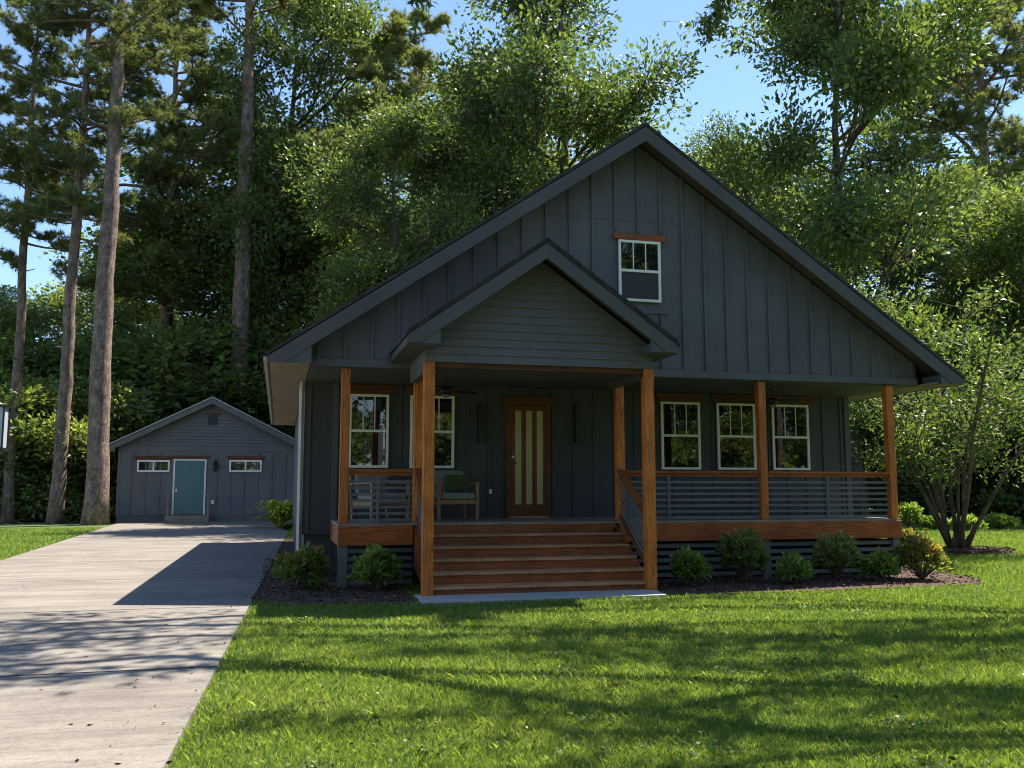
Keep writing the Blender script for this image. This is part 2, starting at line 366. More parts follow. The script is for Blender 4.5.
# ------------------------------------------------------------------ the ground
def struct(name, o): o.name = name; o['kind'] = 'structure'; return o
g = MB(); g.add([(-300, -200, 0), (300, -200, 0), (300, 400, 0), (-300, 400, 0)], [(0, 1, 2, 3)]); struct('ground', g.build('ground', M['forest']))
g = MB(); g.add([(-40, -40, .004), (45, -40, .004), (45, 21.0, .004), (28, 22.5, .004), (10, 24, .004), (-2, 29, .004), (-16, 29, .004), (-40, 26, .004)], [tuple(range(8))])
struct('lawn', g.build('lawn', M['lawnsoil']))
def drx(Y): return -1.22+.033*Y                     # right edge of the drive
def dlx(Y): return -6.09-.054*Y                     # left edge of the drive
g = MB(); g.prismZ([(dlx(-30), -30), (drx(-30), -30), (drx(29.9), 29.9), (dlx(29.9), 29.9)], -.05, .035)
struct('driveway', g.build('driveway', M['concrete']))
g = MB()
for yj in (-10.1, -6.05, -2.0, 2.05, 6.1, 10.15, 14.2, 18.25, 22.3):
    g.add([(dlx(yj)+.01, yj, .039), (drx(yj)-.01, yj, .039), (drx(yj)-.01, yj+.026, .039), (dlx(yj)+.01, yj+.026, .039)], [(0, 1, 2, 3)])
struct('driveway_joints', g.build('driveway_joints', M['joint']))
# mulch beds (slightly mounded)
def bed(name, pts, zc=.05):
    cx = sum(p[0] for p in pts)/len(pts); cy = sum(p[1] for p in pts)/len(pts)
    b = MB(); n = len(pts); inner = [(cx+(x-cx)*.93, cy+(y-cy)*.93) for x, y in pts]
    b.add([(x, y, .006) for x, y in pts]+[(x, y, zc) for x, y in inner], [(i, (i+1) % n, (i+1) % n+n, i+n) for i in range(n)]+[tuple(range(n, 2*n))])
    return struct(name, b.build(name, M['mulch']))
bedp = [(-1.19, 14), (-1.21, 2), (-1.24, -1.35), (-.9, -1.75), (-.2, -2.0), (.84, -2.12), (.84, 0), (4.46, 0), (4.46, -1.95), (5.2, -2.08), (6.4, -2.1), (7.8, -2.0), (9.0, -1.95), (9.9, -1.75), (10.3, -1.2), (10.45, -.4), (10.6, 1), (10.5, 14)]
def inpoly(x, y, P):
    c = np.zeros(np.shape(x), bool); n = len(P)
    for i in range(n):
        x1, y1 = P[i]; x2, y2 = P[i-1]
        k = ((y1 > y) != (y2 > y)) & (x < (x2-x1)*(y-y1)/((y2-y1) if y2 != y1 else 1e-9)+x1); c ^= k
    return c
bm_ = MB(); bm_.add([(x, y, .022) for x, y in bedp], [tuple(range(len(bedp)))]); struct('mulch_bed', bm_.build('mulch_bed', M['mulch']))
ringc = at(955, 553, Z=0); RC = (ringc.x+.25, ringc.y)
ringp = [(RC[0]+(1.25+.12*math.sin(3*a))*math.cos(a), RC[1]+(1.0+.1*math.cos(2*a))*math.sin(a)) for a in [i*.35 for i in range(18)]]
bed('mulch_ring', ringp, .10)
def chips(name, P, n, seed, zc):
    rg = np.random.default_rng(seed); xs = [p[0] for p in P]; ys = [p[1] for p in P]
    x = rg.uniform(min(xs), max(xs), n*3); y = rg.uniform(min(ys), min(max(ys), 6), n*3); k = inpoly(x, y, P); x = x[k][:n]; y = y[k][:n]; n = len(x)
    C = np.stack([x, y, zc+rg.uniform(0, .03, n)], 1); D = rg.normal(size=(n, 3))*np.array([1, 1, .3]); L = rg.uniform(.02, .075, n)
    V = leaves(rg, C, D, L, L*.4, .1); o = link(name, raw_mesh(name, V, 4, rg.uniform(0, 1, n)**1.6, M['chip'])); return tag(o, kind='stuff')
tag(chips('mulch_chips', bedp, 16000, 5, .025), 'dark brown bark mulch chips covering the planting bed around the porch', 'mulch')
tag(chips('ring_mulch_chips', ringp, 3500, 6, .08), 'brown bark mulch heaped round the many-stemmed small tree', 'mulch')
slabpoly = [(.86, -2.28), (4.27, -2.24), (4.42, -1.35), (.9, -1.35)]
g = MB(); g.prismZ(slabpoly, -.02, .05); struct('landing_slab', g.build('landing_slab', M['slab'], bevel=.008))

# grass: blades denser near, thinner far; one object
def grass():
    rg = np.random.default_rng(11); n = 760000
    r = 3.2*np.exp(rg.uniform(0, 1, n)**.86*math.log(46/3.2)); th = rg.uniform(R_(-22), R_(50), n)
    x = CAM[0]+r*np.sin(th); y = CAM[1]+r*np.cos(th)
    ok = (y < 24) & ~inpoly(x, y, bedp) & ~inpoly(x, y, ringp) & ~inpoly(x, y, slabpoly)
    ok &= ~((x > dlx(y)-.02) & (x < drx(y)+.015)) & ~((x > -.6) & (x < 10.3) & (y > 0) & (y < 13.2))
    x = x[ok]; y = y[ok]; r = r[ok]; n = len(x)
    # patchy growth
    ph = np.sin(x*1.3+np.sin(y*.9)*1.7)*np.sin(y*1.7+np.sin(x*1.1)*1.3)
    hgt = (.036+.010*ph+.0006*r)*rg.uniform(.55, 1.45, n)
    hgt *= np.where(rg.random(n) < .02, 1.5, 1)
    wd = (.0028+.00062*r)*rg.uniform(.7, 1.3, n)
    a = rg.uniform(0, 6.283, n); b = rg.uniform(0, 6.283, n); ln = hgt*rg.uniform(.2, 1.1, n)
    B = np.stack([x, y, np.full(n, .004)], 1); S = np.stack([np.cos(a), np.sin(a), np.zeros(n)], 1)*wd[:, None]*.5
    Dm = np.stack([np.cos(b)*ln*.35, np.sin(b)*ln*.35, hgt*.6], 1); Dt = np.stack([np.cos(b)*ln, np.sin(b)*ln, hgt*(1-.15*rg.random(n))], 1)
    V = np.stack([B-S, B+S, B+Dm+S*.8, B+Dt, B+Dm-S*.8], 1)
    ph2 = np.sin(x*.45+y*.8+np.sin(y*.5)*2)*.5+np.sin(x*3.1+1.3*np.sin(y*2.3))*np.sin(y*2.7)*.5
    rn = np.clip(.45+.10*ph+.10*ph2+.20*rg.normal(size=n), 0, .95); rn = np.where(rg.random(n) < .012, 1., rn)
    o = link('grass', raw_mesh('grass', V, 5, rn, M['grass'])); tag(o, 'short mown green lawn grass in front of and beside the house', 'grass', kind='stuff')
grass()

def litter():
    rg = np.random.default_rng(8); n = 800; r = 3.5*np.exp(rg.uniform(0, 1, n)*math.log(30/3.5)); th = rg.uniform(R_(-20), R_(45), n)
    x = CAM[0]+r*np.sin(th); y = CAM[1]+r*np.cos(th); on = (x > dlx(y)) & (x < drx(y)); x = np.where(on & (rg.random(n) < .5), drx(y)-np.abs(rg.normal(0, .25, n)), x)
    ok = ((y < -2.4) | (x < -.9)) & (y < 28); x = x[ok]; y = y[ok]; on = on[ok]; n = len(x)
    C = np.stack([x, y, np.where(on, .043, .035+rg.uniform(0, .02, n))], 1); D_ = rg.normal(size=(n, 3))*np.array([1, 1, .12]); L = rg.uniform(.02, .055, n)
    o = link('fallen_leaves', raw_mesh('fallen_leaves', leaves(rg, C, D_, L, L*rg.uniform(.15, .55, n), .15), 4, rg.uniform(.3, 1, n), M['chip'])); tag(o, 'small brown fallen leaves and twigs scattered over driveway and lawn', 'leaf litter', kind='stuff')
litter()
def clover():
    rg = np.random.default_rng(18); m = 70; r = 4.5*np.exp(rg.uniform(0, 1, m)*math.log(22/4.5)); th = rg.uniform(R_(-12), R_(46), m)
    cx = CAM[0]+r*np.sin(th); cy = CAM[1]+r*np.cos(th); ok = (cy < -2.6) & (cx > drx(cy)+.3); cx = cx[ok]; cy = cy[ok]; m = len(cx); k = 90
    s_ = rg.uniform(.06, .22, m); ix = np.repeat(np.arange(m), k); n = len(ix); P = np.stack([cx[ix]+rg.normal(size=n)*s_[ix], cy[ix]+rg.normal(size=n)*s_[ix], rg.uniform(.035, .062, n)], 1)
    L = rg.uniform(.018, .036, n); V = leaves(rg, P, rg.normal(size=(n, 3))*np.array([1, 1, .25]), L, L*.75, .08)
    o = link('clover', raw_mesh('clover', V, 4, rg.uniform(.3, .8, n), M['leafB'])); tag(o, 'low clover patches growing through the lawn grass', 'clover', kind='stuff')
clover()

# ------------------------------------------------------------------ the house
HX0, HX1, XA, ZA = -.55, 10.20, 4.825, 7.57
TX0, TX1, TZ = -1.178, 10.828, 3.476
SL = (ZA-TZ)/(XA-TX0); D = 2.1; ZG = 3.38; ZD = .977; YB = 13.0
house = empty('house', (4.8, 6.5, 0), 'large charcoal board-and-batten house with steep gable roof and cedar porch', 'house')
HO = (4.8, 6.5, 0)
def H_(): return MB(HO)
# walls
b = H_(); b.box(HX0, HX1, D, YB, .74, ZG-.002); wall = b.build('wall', M['siding_shade'], house)
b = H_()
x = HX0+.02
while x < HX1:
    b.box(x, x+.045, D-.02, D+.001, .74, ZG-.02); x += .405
b.build('batten', M['siding_shade'], wall)
b = H_(); b.box(HX0+.03, HX1-.03, D+.04, YB-.04, 0, .738); b.box(HX0-.01, HX1+.01, D-.028, D-.001, .72, .80); b.build('foundation', M['skirt'], house)
# front gable (attic over the porch) reaching back through the whole house
def zr(x): return ZA-SL*abs(x-XA)
poly = [(HX0, ZG), (HX1, ZG), (HX1, zr(HX1)-.16), (XA, ZA-.16), (HX0, zr(HX0)-.16)]
b = H_(); b.prismY(poly, 0, YB); gab = b.build('gable_wall', M['siding'], house)
b = H_(); x = HX0+.10
while x < HX1-.05:
    zt = zr(x+.02)-.17
    if not (4.40 < x < 5.27): b.box(x, x+.045, -.034, .001, ZG+.10, zt)
    else: b.box(x, x+.045, -.034, .001, ZG+.10, 4.43); b.box(x, x+.045, -.034, .001, 5.84, zt)
    x += .405
b.box(HX0, HX1, -.04, .001, ZG-.01, ZG+.11)
b.box(4.3, 5.35, -.026, .001, 4.44, 4.50)
b.build('batten', M['siding'], gab)
b = H_(); b.box(2.2, 7.45, -.006, .001, 6.02, 6.032); b.build('seam_flashing', M['trim'], gab)
b = H_(); b.box(HX0, HX1, .02, D-.022, ZG-.03, ZG-.003); b.build('porch_ceiling', M['ceil'], house)
# roof
def roof_slab(b, xa, za, xt, zt, y0, y1, th):
    b.prismY([(xa, za), (xt, zt), (xt, zt-th), (xa, za-th)] if xt > xa else [(xt, zt), (xa, za), (xa, za-th), (xt, zt-th)], y0, y1)
b = H_()
for xt in (TX0, TX1): roof_slab(b, XA, ZA+.03, xt+(.03 if xt > XA else -.03), TZ+.01, -.48, YB+.45, .055)
roof = b.build('roof', M['shingle'], house)
b = H_()
for xt in (TX0+.03, TX1-.03): roof_slab(b, XA, ZA-.03, xt, TZ-.03, -.42, YB+.42, .06)
b.build('rake_soffit', M['soffitd'], roof, each=True)
def rake(b, xa, za, sl, xt, y0, y1, top, wv, zmin, xin):
    """rake board from the apex to the eave tip, lower edge cut level at zmin, then the eave return"""
    s = 1 if xt > xa else -1
    zt_ = za-top-sl*abs(xt-xa)
    xl = xa+s*((za-top-wv-zmin)/sl)            # where the lower edge meets zmin
    pts = [(xa, za-top), (xt, zt_), (xt, zmin), (xl, zmin), (xa, za-top-wv)]
    if s > 0: pts = pts[::-1]
    b.prismY(pts, y0, y1)
    zi = za-top-wv-sl*abs(xin-xa)
    tri = [(xl, zmin), (xin, zmin), (xin, zi)]
    if s > 0: tri = tri[::-1]
    return tri
b = H_(); tris = []
for xt, xin in ((TX0, HX0), (TX1, 10.36)):
    tris.append(rake(b, XA, ZA, SL, xt, -.475, -.445, .045, .245, 3.345, xin))
b.build('rake_fascia', M['fascia'], roof, each=True)
b = H_()
for t in tris: b.prismY(t, -.462, -.43)
b.prismY([(10.36, 3.345), (10.36, zr(10.36)-.3), (10.33, zr(10.36)-.29), (10.33, 3.345)][::-1], -.43, .0)
b.prismY([(HX0-.02, 3.345), (HX0+.01, 3.345), (HX0+.01, zr(HX0)-.3), (HX0-.02, zr(HX0)-.3)], -.43, .0)
b.build('eave_return', M['trim'], roof, each=True)
b = H_(); b.box(TX0+.035, HX0-.012, -.43, YB+.4, 3.352, 3.372); b.box(HX1+.012, TX1-.035, -.43, YB+.4, 3.352, 3.372); b.build('eave_soffit', M['soffit'], roof, each=True)
b = H_(); b.box(TX0, TX0+.03, -.44, YB+.42, 3.348, 3.42); b.box(TX1-.03, TX1, -.44, YB+.42, 3.348, 3.42); b.build('eave_fascia', M['fascia'], roof, each=True)
b = H_(); b.box(TX0-.055, TX0-.004, -.42, YB+.4, 3.37, 3.43); b.build('drip_edge', M['drip'], roof)
# downspout: pale, at the front left corner
b = H_(); b.tube([(HX0-.06, D-.10, 3.35), (HX0-.07, D-.10, 3.2), (HX0-.055, D-.09, .35), (HX0-.06, D-.14, .20), (HX0-.08, D-.35, .10)], [.045]*5, 4); b.build('downspout', M['downspout'], house)
b = H_(); b.box(HX0-.012, HX0+.10, D-.03, D-.002, .75, ZG-.03); b.box(HX1-.1, HX1+.012, D-.03, D-.002, .75, ZG-.03); b.box(.02-.1, .02, D-.03, D-.002, .75, ZG-.03); b.build('corner_board', M['trim'], house, each=True)

# entry gable
EX, EZ, EH = 2.64, 5.0, 1.97; EY = -2.01; ESL = (5.0-3.60)/EH; EF = -1.63; EB = 3.27
entry = H_(); entry.prismY([(.98, EB), (4.38, EB), (4.38, EZ-ESL*1.75-.2), (EX, EZ-.17), (.98, EZ-ESL*1.65-.2)], EF+.02, -.03)
eg = entry.build('entry_gable', M['siding2'], house)
b = H_(); z = EB; st = .118
while z < EZ-.25:
    z1 = min(z+st, EZ-.19)
    def lim(zz):
        hw = (EZ-.17-zz)/ESL; return max(.98, EX-hw), min(4.38, EX+hw)
    a0, a1 = lim(z); c0, c1 = lim(z1)
    b.add([(a0, EF, z), (a1, EF, z), (c1, EF+.016, z1), (c0, EF+.016, z1), (a0, EF+.02, z), (a1, EF+.02, z), (c1, EF+.02, z1), (c0, EF+.02, z1)],
          [(0, 1, 2, 3), (0, 4, 5, 1), (1, 5, 6, 2), (2, 6, 7, 3), (3, 7, 4, 0)])
    z = z1
b.build('lap_siding', M['siding2'], eg)
b = H_()
for xt in (EX-EH, EX+EH): roof_slab(b, EX, EZ+.03, xt+(.03 if xt > EX else -.03), EZ-ESL*EH+.01, EY-.03, -.03, .05)
er = b.build('entry_roof', M['shingle'], house)
rs = random.Random(4); b = H_()       # uneven shingle edge
for s in (-1, 1):
    for k in range(26):
        t = (k+.5)/26*EH; x0 = EX+s*t; zz = EZ+.032-ESL*t
        b.bar((x0-s*.035, EY-.035, zz+ESL*.035+rs.uniform(.0, .012)), (x0+s*.036, EY-.035, zz-ESL*.036+rs.uniform(.0, .012)), .03, .02)
b.build('shingle_edge', M['shingle'], er)
b = H_()
for xt in (EX-EH+.03, EX+EH-.03): roof_slab(b, EX, EZ-.025, xt, EZ-ESL*(EH-.03)-.025, EY+.03, -.03, .05)
b.build('rake_soffit', M['soffitd'], er, each=True)
b = H_(); tris = []
for xt, xin in ((EX-EH, 1.12), (EX+EH, 4.20)): tris.append(rake(b, EX, EZ, ESL, xt, EY-.02, EY+.01, .03, .22, 3.465, xin))
b.build('rake_fascia', M['fascia'], er, each=True)
b = H_()
for t in tris: b.prismY(t, EY-.005, EY+.03)
for xin in (1.12, 4.20): b.box(xin-.012, xin+.012, EY+.03, EF, 3.465, EZ-.3-ESL*abs(xin-EX))
b.box(EX-EH+.02, 1.12, EY+.02, EF-.003, 3.45, 3.468); b.box(EX-EH+.02, .977, EF-.003, -.04, 3.45, 3.468); b.box(4.20, EX+EH-.02, EY+.02, EF-.003, 3.45, 3.468); b.box(4.385, EX+EH-.02, EF-.003, -.04, 3.45, 3.468)
b.build('eave_return', M['trim'], er, each=True)
b = H_(); b.box(EX-EH-.005, EX-EH+.022, EY+.012, -.035, 3.45, 3.568); b.box(EX+EH-.022, EX+EH+.005, EY+.012, -.035, 3.45, 3.568); b.build('eave_fascia', M['fascia'], er, each=True)
b = H_(); b.box(1.0, 4.36, EF+.06, EF+.10, 3.20, EB-.002); b.build('header_beam', M['dtrim'], house)
b = H_(); b.box(.985, 1.11, EF+.1, -.04, 3.14, EB-.002); b.box(4.25, 4.375, EF+.1, -.04, 3.14, EB-.002); b.build('side_beam', M['trim'], house, each=True)
b = H_(); b.box(1.11, 4.25, EF+.1, -.035, EB-.03, EB-.003); b.build('entry_ceiling', M['ceil'], house)

# porch posts
def post(x, y, z0, z1, s):
    b = H_(); b.box(x-s/2, x+s/2, y-s/2, y+s/2, z0, z1); b.build('porch_post', M['cedz'], house, bevel=.006)
for x in (0, 1.13, 4.49, 7.10, 9.645): post(x, .075, ZD+.002, ZG-.032, .135)
for x in (1.04, 4.325): post(x, -1.55, .05, EB-.003, .15)
# deck
b = H_(); yy = -.02
while yy < D-.03:
    b.box(-.08, 9.74, yy, min(yy+.138, D-.03), ZD-.035, ZD); yy += .143
b.build('deck_floor', M['deck'], house)
for x0, x1 in ((-.08, 1.06), (4.43, 9.735)):
    b = H_(); b.box(x0, x1, -.045, -.002, .645, ZD-.037); b.build('deck_beam', M['cedx'], house, bevel=.005)
b = H_(); b.box(9.70, 9.735, 0, D-.03, .645, ZD-.037); b.box(-.08, -.045, 0, D-.03, .645, ZD-.037); b.build('deck_side_beam', M['cedy'], house, each=True)
for x in (.0, 9.64, 7.1):
    b = H_(); b.box(x-.07, x+.07, .0, .14, 0, .643); b.build('deck_support', M['slat'], house)
for x0, x1 in ((.075, 1.06), (4.43, 7.025), (7.175, 9.565)):
    b = H_()
    for k in range(5): b.box(x0, x1, .04, .062, .06+k*.118, .125+k*.118)
    b.build('skirting_slats', M['slat'], house)
b = H_(); b.box(-.05, 9.7, .9, .93, 0, ZD-.05); b.box(9.66, 9.69, .15, D-.03, 0, .60); b.build('underfloor_panel', M['skirt'], house)
# railings
def railing(x0, x1, mids):
    b = H_(); b.box(x0, x1, .0, .14, 1.762, 1.80); b.box(x0, x1, .045, .083, 1.705, 1.760); r = b.build('railing', M['cedx'], house)
    b = H_()
    for k in range(7): b.box(x0, x1, .055, .075, 1.005+k*.098, 1.045+k*.098)
    b.build('rail_slats', M['slat'], r)
    for m in mids:
        b = H_(); b.box(m-.02, m+.02, .03, .054, ZD+.002, 1.704); b.build('baluster', M['slat'], r)
railing(.075, 1.055, (.52,)); railing(4.565, 7.025, (5.34,)); railing(7.175, 9.57, (8.33, ))
# stairs
sx0, sx1 = 1.12, 4.36; stairs = H_(); run = .30; rise = ZD/6
pf = [(.0, .25), (.0, ZD-.06)]
for k in range(6):
    pf += [(-.005-run*k+.02, ZD-rise*k-.06), (-.005-run*k+.02, max(.055, ZD-rise*(k+1)-.06))]
pf += [(-1.3, .055)]
n_ = len(pf)
stairs.add([(sx0+.02, y_, z_) for y_, z_ in pf]+[(sx1-.02, y_, z_) for y_, z_ in pf], [tuple(range(n_)), tuple(range(2*n_-1, n_-1, -1))]+[(i, (i+1) % n_, (i+1) % n_+n_, i+n_) for i in range(n_)])
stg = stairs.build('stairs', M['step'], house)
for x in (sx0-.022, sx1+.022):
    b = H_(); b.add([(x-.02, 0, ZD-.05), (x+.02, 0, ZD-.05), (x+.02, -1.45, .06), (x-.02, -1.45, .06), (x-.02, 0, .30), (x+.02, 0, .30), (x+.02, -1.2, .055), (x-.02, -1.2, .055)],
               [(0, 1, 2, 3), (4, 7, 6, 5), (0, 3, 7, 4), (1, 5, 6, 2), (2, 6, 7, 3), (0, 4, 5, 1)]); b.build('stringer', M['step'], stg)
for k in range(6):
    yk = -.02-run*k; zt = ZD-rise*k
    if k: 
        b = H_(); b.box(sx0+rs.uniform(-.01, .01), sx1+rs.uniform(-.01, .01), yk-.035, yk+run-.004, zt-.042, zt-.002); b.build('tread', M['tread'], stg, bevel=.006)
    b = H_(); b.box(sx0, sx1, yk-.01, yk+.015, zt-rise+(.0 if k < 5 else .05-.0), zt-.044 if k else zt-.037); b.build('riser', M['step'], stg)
def stair_rail(xa_, xb_):
    b = H_(); b.bar((xa_, -.02, 1.80), (xb_, -1.47, 1.09), .11, .045); r = b.build('stair_railing', M['cedy'], house)
    b = H_()
    for k in range(6): b.bar((xa_, -.01, 1.66-k*.105), (xb_, -1.47, .95-k*.105), .02, .042)
    b.build('rail_slats', M['slat'], r)
    b = H_(); b.bar((xa_, -.01, 1.06), (xb_, -1.47, .36), .05, .06); b.build('bottom_rail', M['cedy'], r)
stair_rail(4.46, 4.33); stair_rail(1.13, 1.05)

# windows
def window(x0, x1, z0, z1, y, mu=3, header=(0.09, .13), lower='glass', upper=.5, parent=None, trimm='dtrim', fr=.045, horiz=False, H=H_):
    b = H(); f = fr
    b.box(x0, x1, y-.04, y-.001, z0, z0+f); b.box(x0, x1, y-.04, y-.001, z1-f, z1)
    b.box(x0, x0+f, y-.04, y-.001, z0+f, z1-f); b.box(x1-f, x1, y-.04, y-.001, z0+f, z1-f)
    w_ = b.build('window', M['white'], parent, bevel=.004)
    zm = z0+(z1-z0)*(1-upper); xm = (x0+x1)/2
    if horiz:
        b = H(); b.box(xm-.03, xm+.03, y-.034, y-.006, z0+f, z1-f); b.build('meeting_rail', M['white'], w_)
        for a, c in ((x0+f, xm-.03), (xm+.03, x1-f)):
            b = H(); b.box(a, c, y-.014, y-.004, z0+f, z1-f); b.build('pane', M['glass'], w_)
    else:
        b = H(); b.box(x0+f, x1-f, y-.036, y-.006, zm-.022, zm+.022); b.build('meeting_rail', M['white'], w_)
        b = H(); b.box(x0+f, x1-f, y-.014, y-.004, zm+.022, z1-f); b.build('pane', M['glass'], w_)
        b = H(); b.box(x0+f, x1-f, y-.010, y-.004, z0+f, zm-.022); b.build('pane', M[lower], w_)
        for k in range(1, mu):
            xk = x0+f+(x1-x0-2*f)*k/mu
            b = H(); b.box(xk-.009, xk+.009, y-.024, y-.0145, zm+.022, z1-f); b.build('muntin', M['white'], w_)
    if header:
        ov, ht = header
        b = H(); b.box(x0-ov*.6, x1+ov*.6, y-.03, y-.001, z1+.002, z1+.03+ht*.0+.06); b.box(x0-ov, x1+ov, y-.045, y-.001, z1+.092, z1+.092+ht*.55); b.build('header_trim', M[trimm], w_)
    return w_
WZ0, WZ1 = 1.867, 3.165; WY = D-.021
for a, c in ((.20, .90), (1.28, 2.08), (6.10, 6.91), (7.27, 8.09), (8.46, 9.27)):
    window(a, c, WZ0, WZ1, WY, parent=house, header=(.10, .13))
window(4.47, 5.23, 4.63, 5.68, -.023, parent=house, header=None, lower='screen', upper=.5)
b = H_(); b.box(4.39, 5.33, -.06, -.023, 5.685, 5.79); b.build('header_trim', M['cedx'], house, bevel=.006)
# pale blind edge inside the left window
b = H_(); b.box(.72, .80, WY-.0185, WY-.0145, WZ0+.05, 2.49); b.build('blind', M['greyc'], house)
# front door
dx0, dx1 = 3.13, 3.80
b = H_(); b.box(dx0, dx1, D-.045, D-.022, ZD+.03, 3.02); dr = b.build('door', M['doorw'], house)
b = H_(); b.box(dx0-.09, dx0-.003, D-.055, D-.021, ZD+.003, 3.03); b.box(dx1+.003, dx1+.09, D-.055, D-.021, ZD+.003, 3.03)
b.box(dx0-.13, dx1+.13, D-.06, D-.021, 3.032, 3.14); b.box(dx0-.17, dx1+.17, D-.07, D-.021, 3.142, 3.185); b.build('frame', M['dtrim'], dr)
b = H_(); b.box(dx0-.02, dx1+.02, D-.10, D-.056, ZD+.002, ZD+.03); b.build('threshold', M['tread'], dr)
for k in range(3):
    xg = dx0+.085+k*.205
    b = H_(); b.box(xg, xg+.115, D-.052, D-.0455, 1.22, 2.93); b.build('glass_panel', M['frost'], dr)
b = H_(); b.tube([(dx0+.04, D-.06, 1.98), (dx0+.04, D-.09, 1.97), (dx0+.10, D-.10, 1.97)], [.02, .014, .012], 8); b.build('handle', M['steel'], dr); b = H_(); b.tube([(dx0+.04, D-.047, 2.08), (dx0+.04, D-.065, 2.08)], [.025, .025], 10); b.build('deadbolt', M['steel'], dr)
b = H_(); b.box(2.735, 2.785, D-.032, D-.021, 1.41, 1.49); b.build('outlet', M['white'], house)

# sconces
for i, (px_, lab) in enumerate(((480, 'tall narrow black wall light on the porch wall left of the front door'), (576, 'tall narrow black wall light on the porch wall right of the front door'))):
    c = at(px_, 423, Y=D-.05); O = (c.x, D-.06, c.z); rt = empty('wall_light', O, lab, 'wall light', 'black wall lights beside the front door')
    MB(O).box(c.x-.04, c.x+.04, D-.045, D-.0215, c.z-.36, c.z+.36).build('back_plate', M['black'], rt)
    MB(O).box(c.x-.028, c.x+.028, D-.11, D-.046, c.z-.38, c.z+.38).build('lamp_body', M['black'], rt, bevel=.008)
# ceiling fans
def fan(x, y, z, lab, a0):
    O = (x, y, z); rt = empty('ceiling_fan', O, lab, 'ceiling fan', 'ceiling fans under the porch ceiling')
    MB(O).tube([(x, y, z), (x, y, z-.18)], [.016, .016], 8).tube([(x, y, z), (x, y, z-.03)], [.06, .05], 12).build('down_rod', M['black'], rt)
    MB(O).tube([(x, y, z-.17), (x, y, z-.20), (x, y, z-.27), (x, y, z-.30)], [.04, .10, .10, .05], 16).build('motor', M['black'], rt, smooth=True)
    MB(O).tube([(x, y, z-.3), (x, y, z-.345)], [.07, .05], 14).build('light_bowl', M['greyc'], rt, smooth=True)
    for k in range(5):
        a = a0+k*2*math.pi/5; d = Vector((math.cos(a), math.sin(a), 0)); p = Vector((x, y, z-.235)); s = d.cross(Vector((0, 0, 1)))
        MB(O).add([p+d*.1-s*.03, p+d*.1+s*.03+Vector((0, 0, .01)), p+d*.56+s*.065+Vector((0, 0, .016)), p+d*.6, p+d*.56-s*.065-Vector((0, 0, .01))]+[q-Vector((0, 0, .008)) for q in (p+d*.1-s*.03, p+d*.1+s*.03+Vector((0, 0, .01)), p+d*.56+s*.065+Vector((0, 0, .016)), p+d*.6, p+d*.56-s*.065-Vector((0, 0, .01)))],
                  [(0, 1, 2, 3, 4), (9, 8, 7, 6, 5)]+[(i, i+5, (i+1) % 5+5, (i+1) % 5) for i in range(5)]).build('blade', M['black'], rt)
c = at(446, 384, Y=.5); fan(c.x, .5, EB+.06, 'black ceiling fan hanging above the porch beside the green-cushioned chair', .35)
c = at(772, 384, Y=1.0); fan(c.x, 1.0, ZG-.03, 'black ceiling fan under the porch roof above the three right-hand windows', .1)

# ------------------------------------------------------------------ porch chairs
def armchair(loc, rz, label, cm, pillow):
    rt = empty('armchair', loc, label, 'armchair', None, rz)
    w2, d2 = .33, .33
    for sx in (-1, 1):
        MB().bar((sx*w2, -d2, 0), (sx*w2, -d2, .60), .05, .05, (0, 1, 0)).build('leg', M['teak'], rt, bevel=.004)
        MB().bar((sx*w2, d2, 0), (sx*w2, d2+.08, .76), .05, .05, (0, 1, 0)).build('leg', M['teak'], rt, bevel=.004)
        MB().bar((sx*w2, -d2-.04, .615), (sx*w2, d2+.06, .60), .075, .028).build('armrest', M['teak'], rt, bevel=.004)
    MB().box(-w2+.025, w2-.025, -d2-.02, -d2+.02, .27, .34).box(-w2+.025, w2-.025, d2-.02, d2+.02, .24, .31).box(-w2-.02, -w2+.02, -d2+.03, d2-.03, .25, .33).box(w2-.02, w2+.02, -d2+.03, d2-.03, .25, .33).build('seat_frame', M['teak'], rt)
    b = MB()
    for k in range(5): b.bar((-.22+k*.11, d2+.02, .33), (-.22+k*.11, d2+.08, .74), .05, .018, (0, 1, 0))
    b.bar((-w2, d2+.08, .75), (w2, d2+.08, .75), .03, .06); b.build('back_frame', M['teak'], rt)
    def cush(a, b_, m, name):
        s = MB().box(*a); o = s.build(name, m, rt); bv = o.modifiers.new('b', 'BEVEL'); bv.width = b_; bv.segments = 4
        o.data.polygons.foreach_set('use_smooth', [True]*6); return o
    cush((-.295, .295, -.36, .26, .34, .46), .045, cm, 'seat_cushion')
    o = cush((-.29, .29, -.06, .05, .0, .42), .045, cm, 'back_cushion'); o.location = (0, d2-.03, .42); o.rotation_euler = (-.16, 0, 0)
    if pillow:
        o = cush((-.17, .17, -.05, .05, -.15, .15), .045, M['pillow'], 'throw_pillow'); o.location = (.09, d2-.17, .61); o.rotation_euler = (-.25, 0, 0)
    return rt
c = at(456, 521, Z=ZD); armchair((c.x, min(c.y+.35, 1.5), ZD+.001), .12, 'wooden armchair with sage cushions and green throw pillow left of front door', M['cushion'], True)
armchair((.66, 1.0, ZD+.001), .4, 'wooden armchair with grey cushions seen through the railing below the leftmost window', M['greyc'], False)

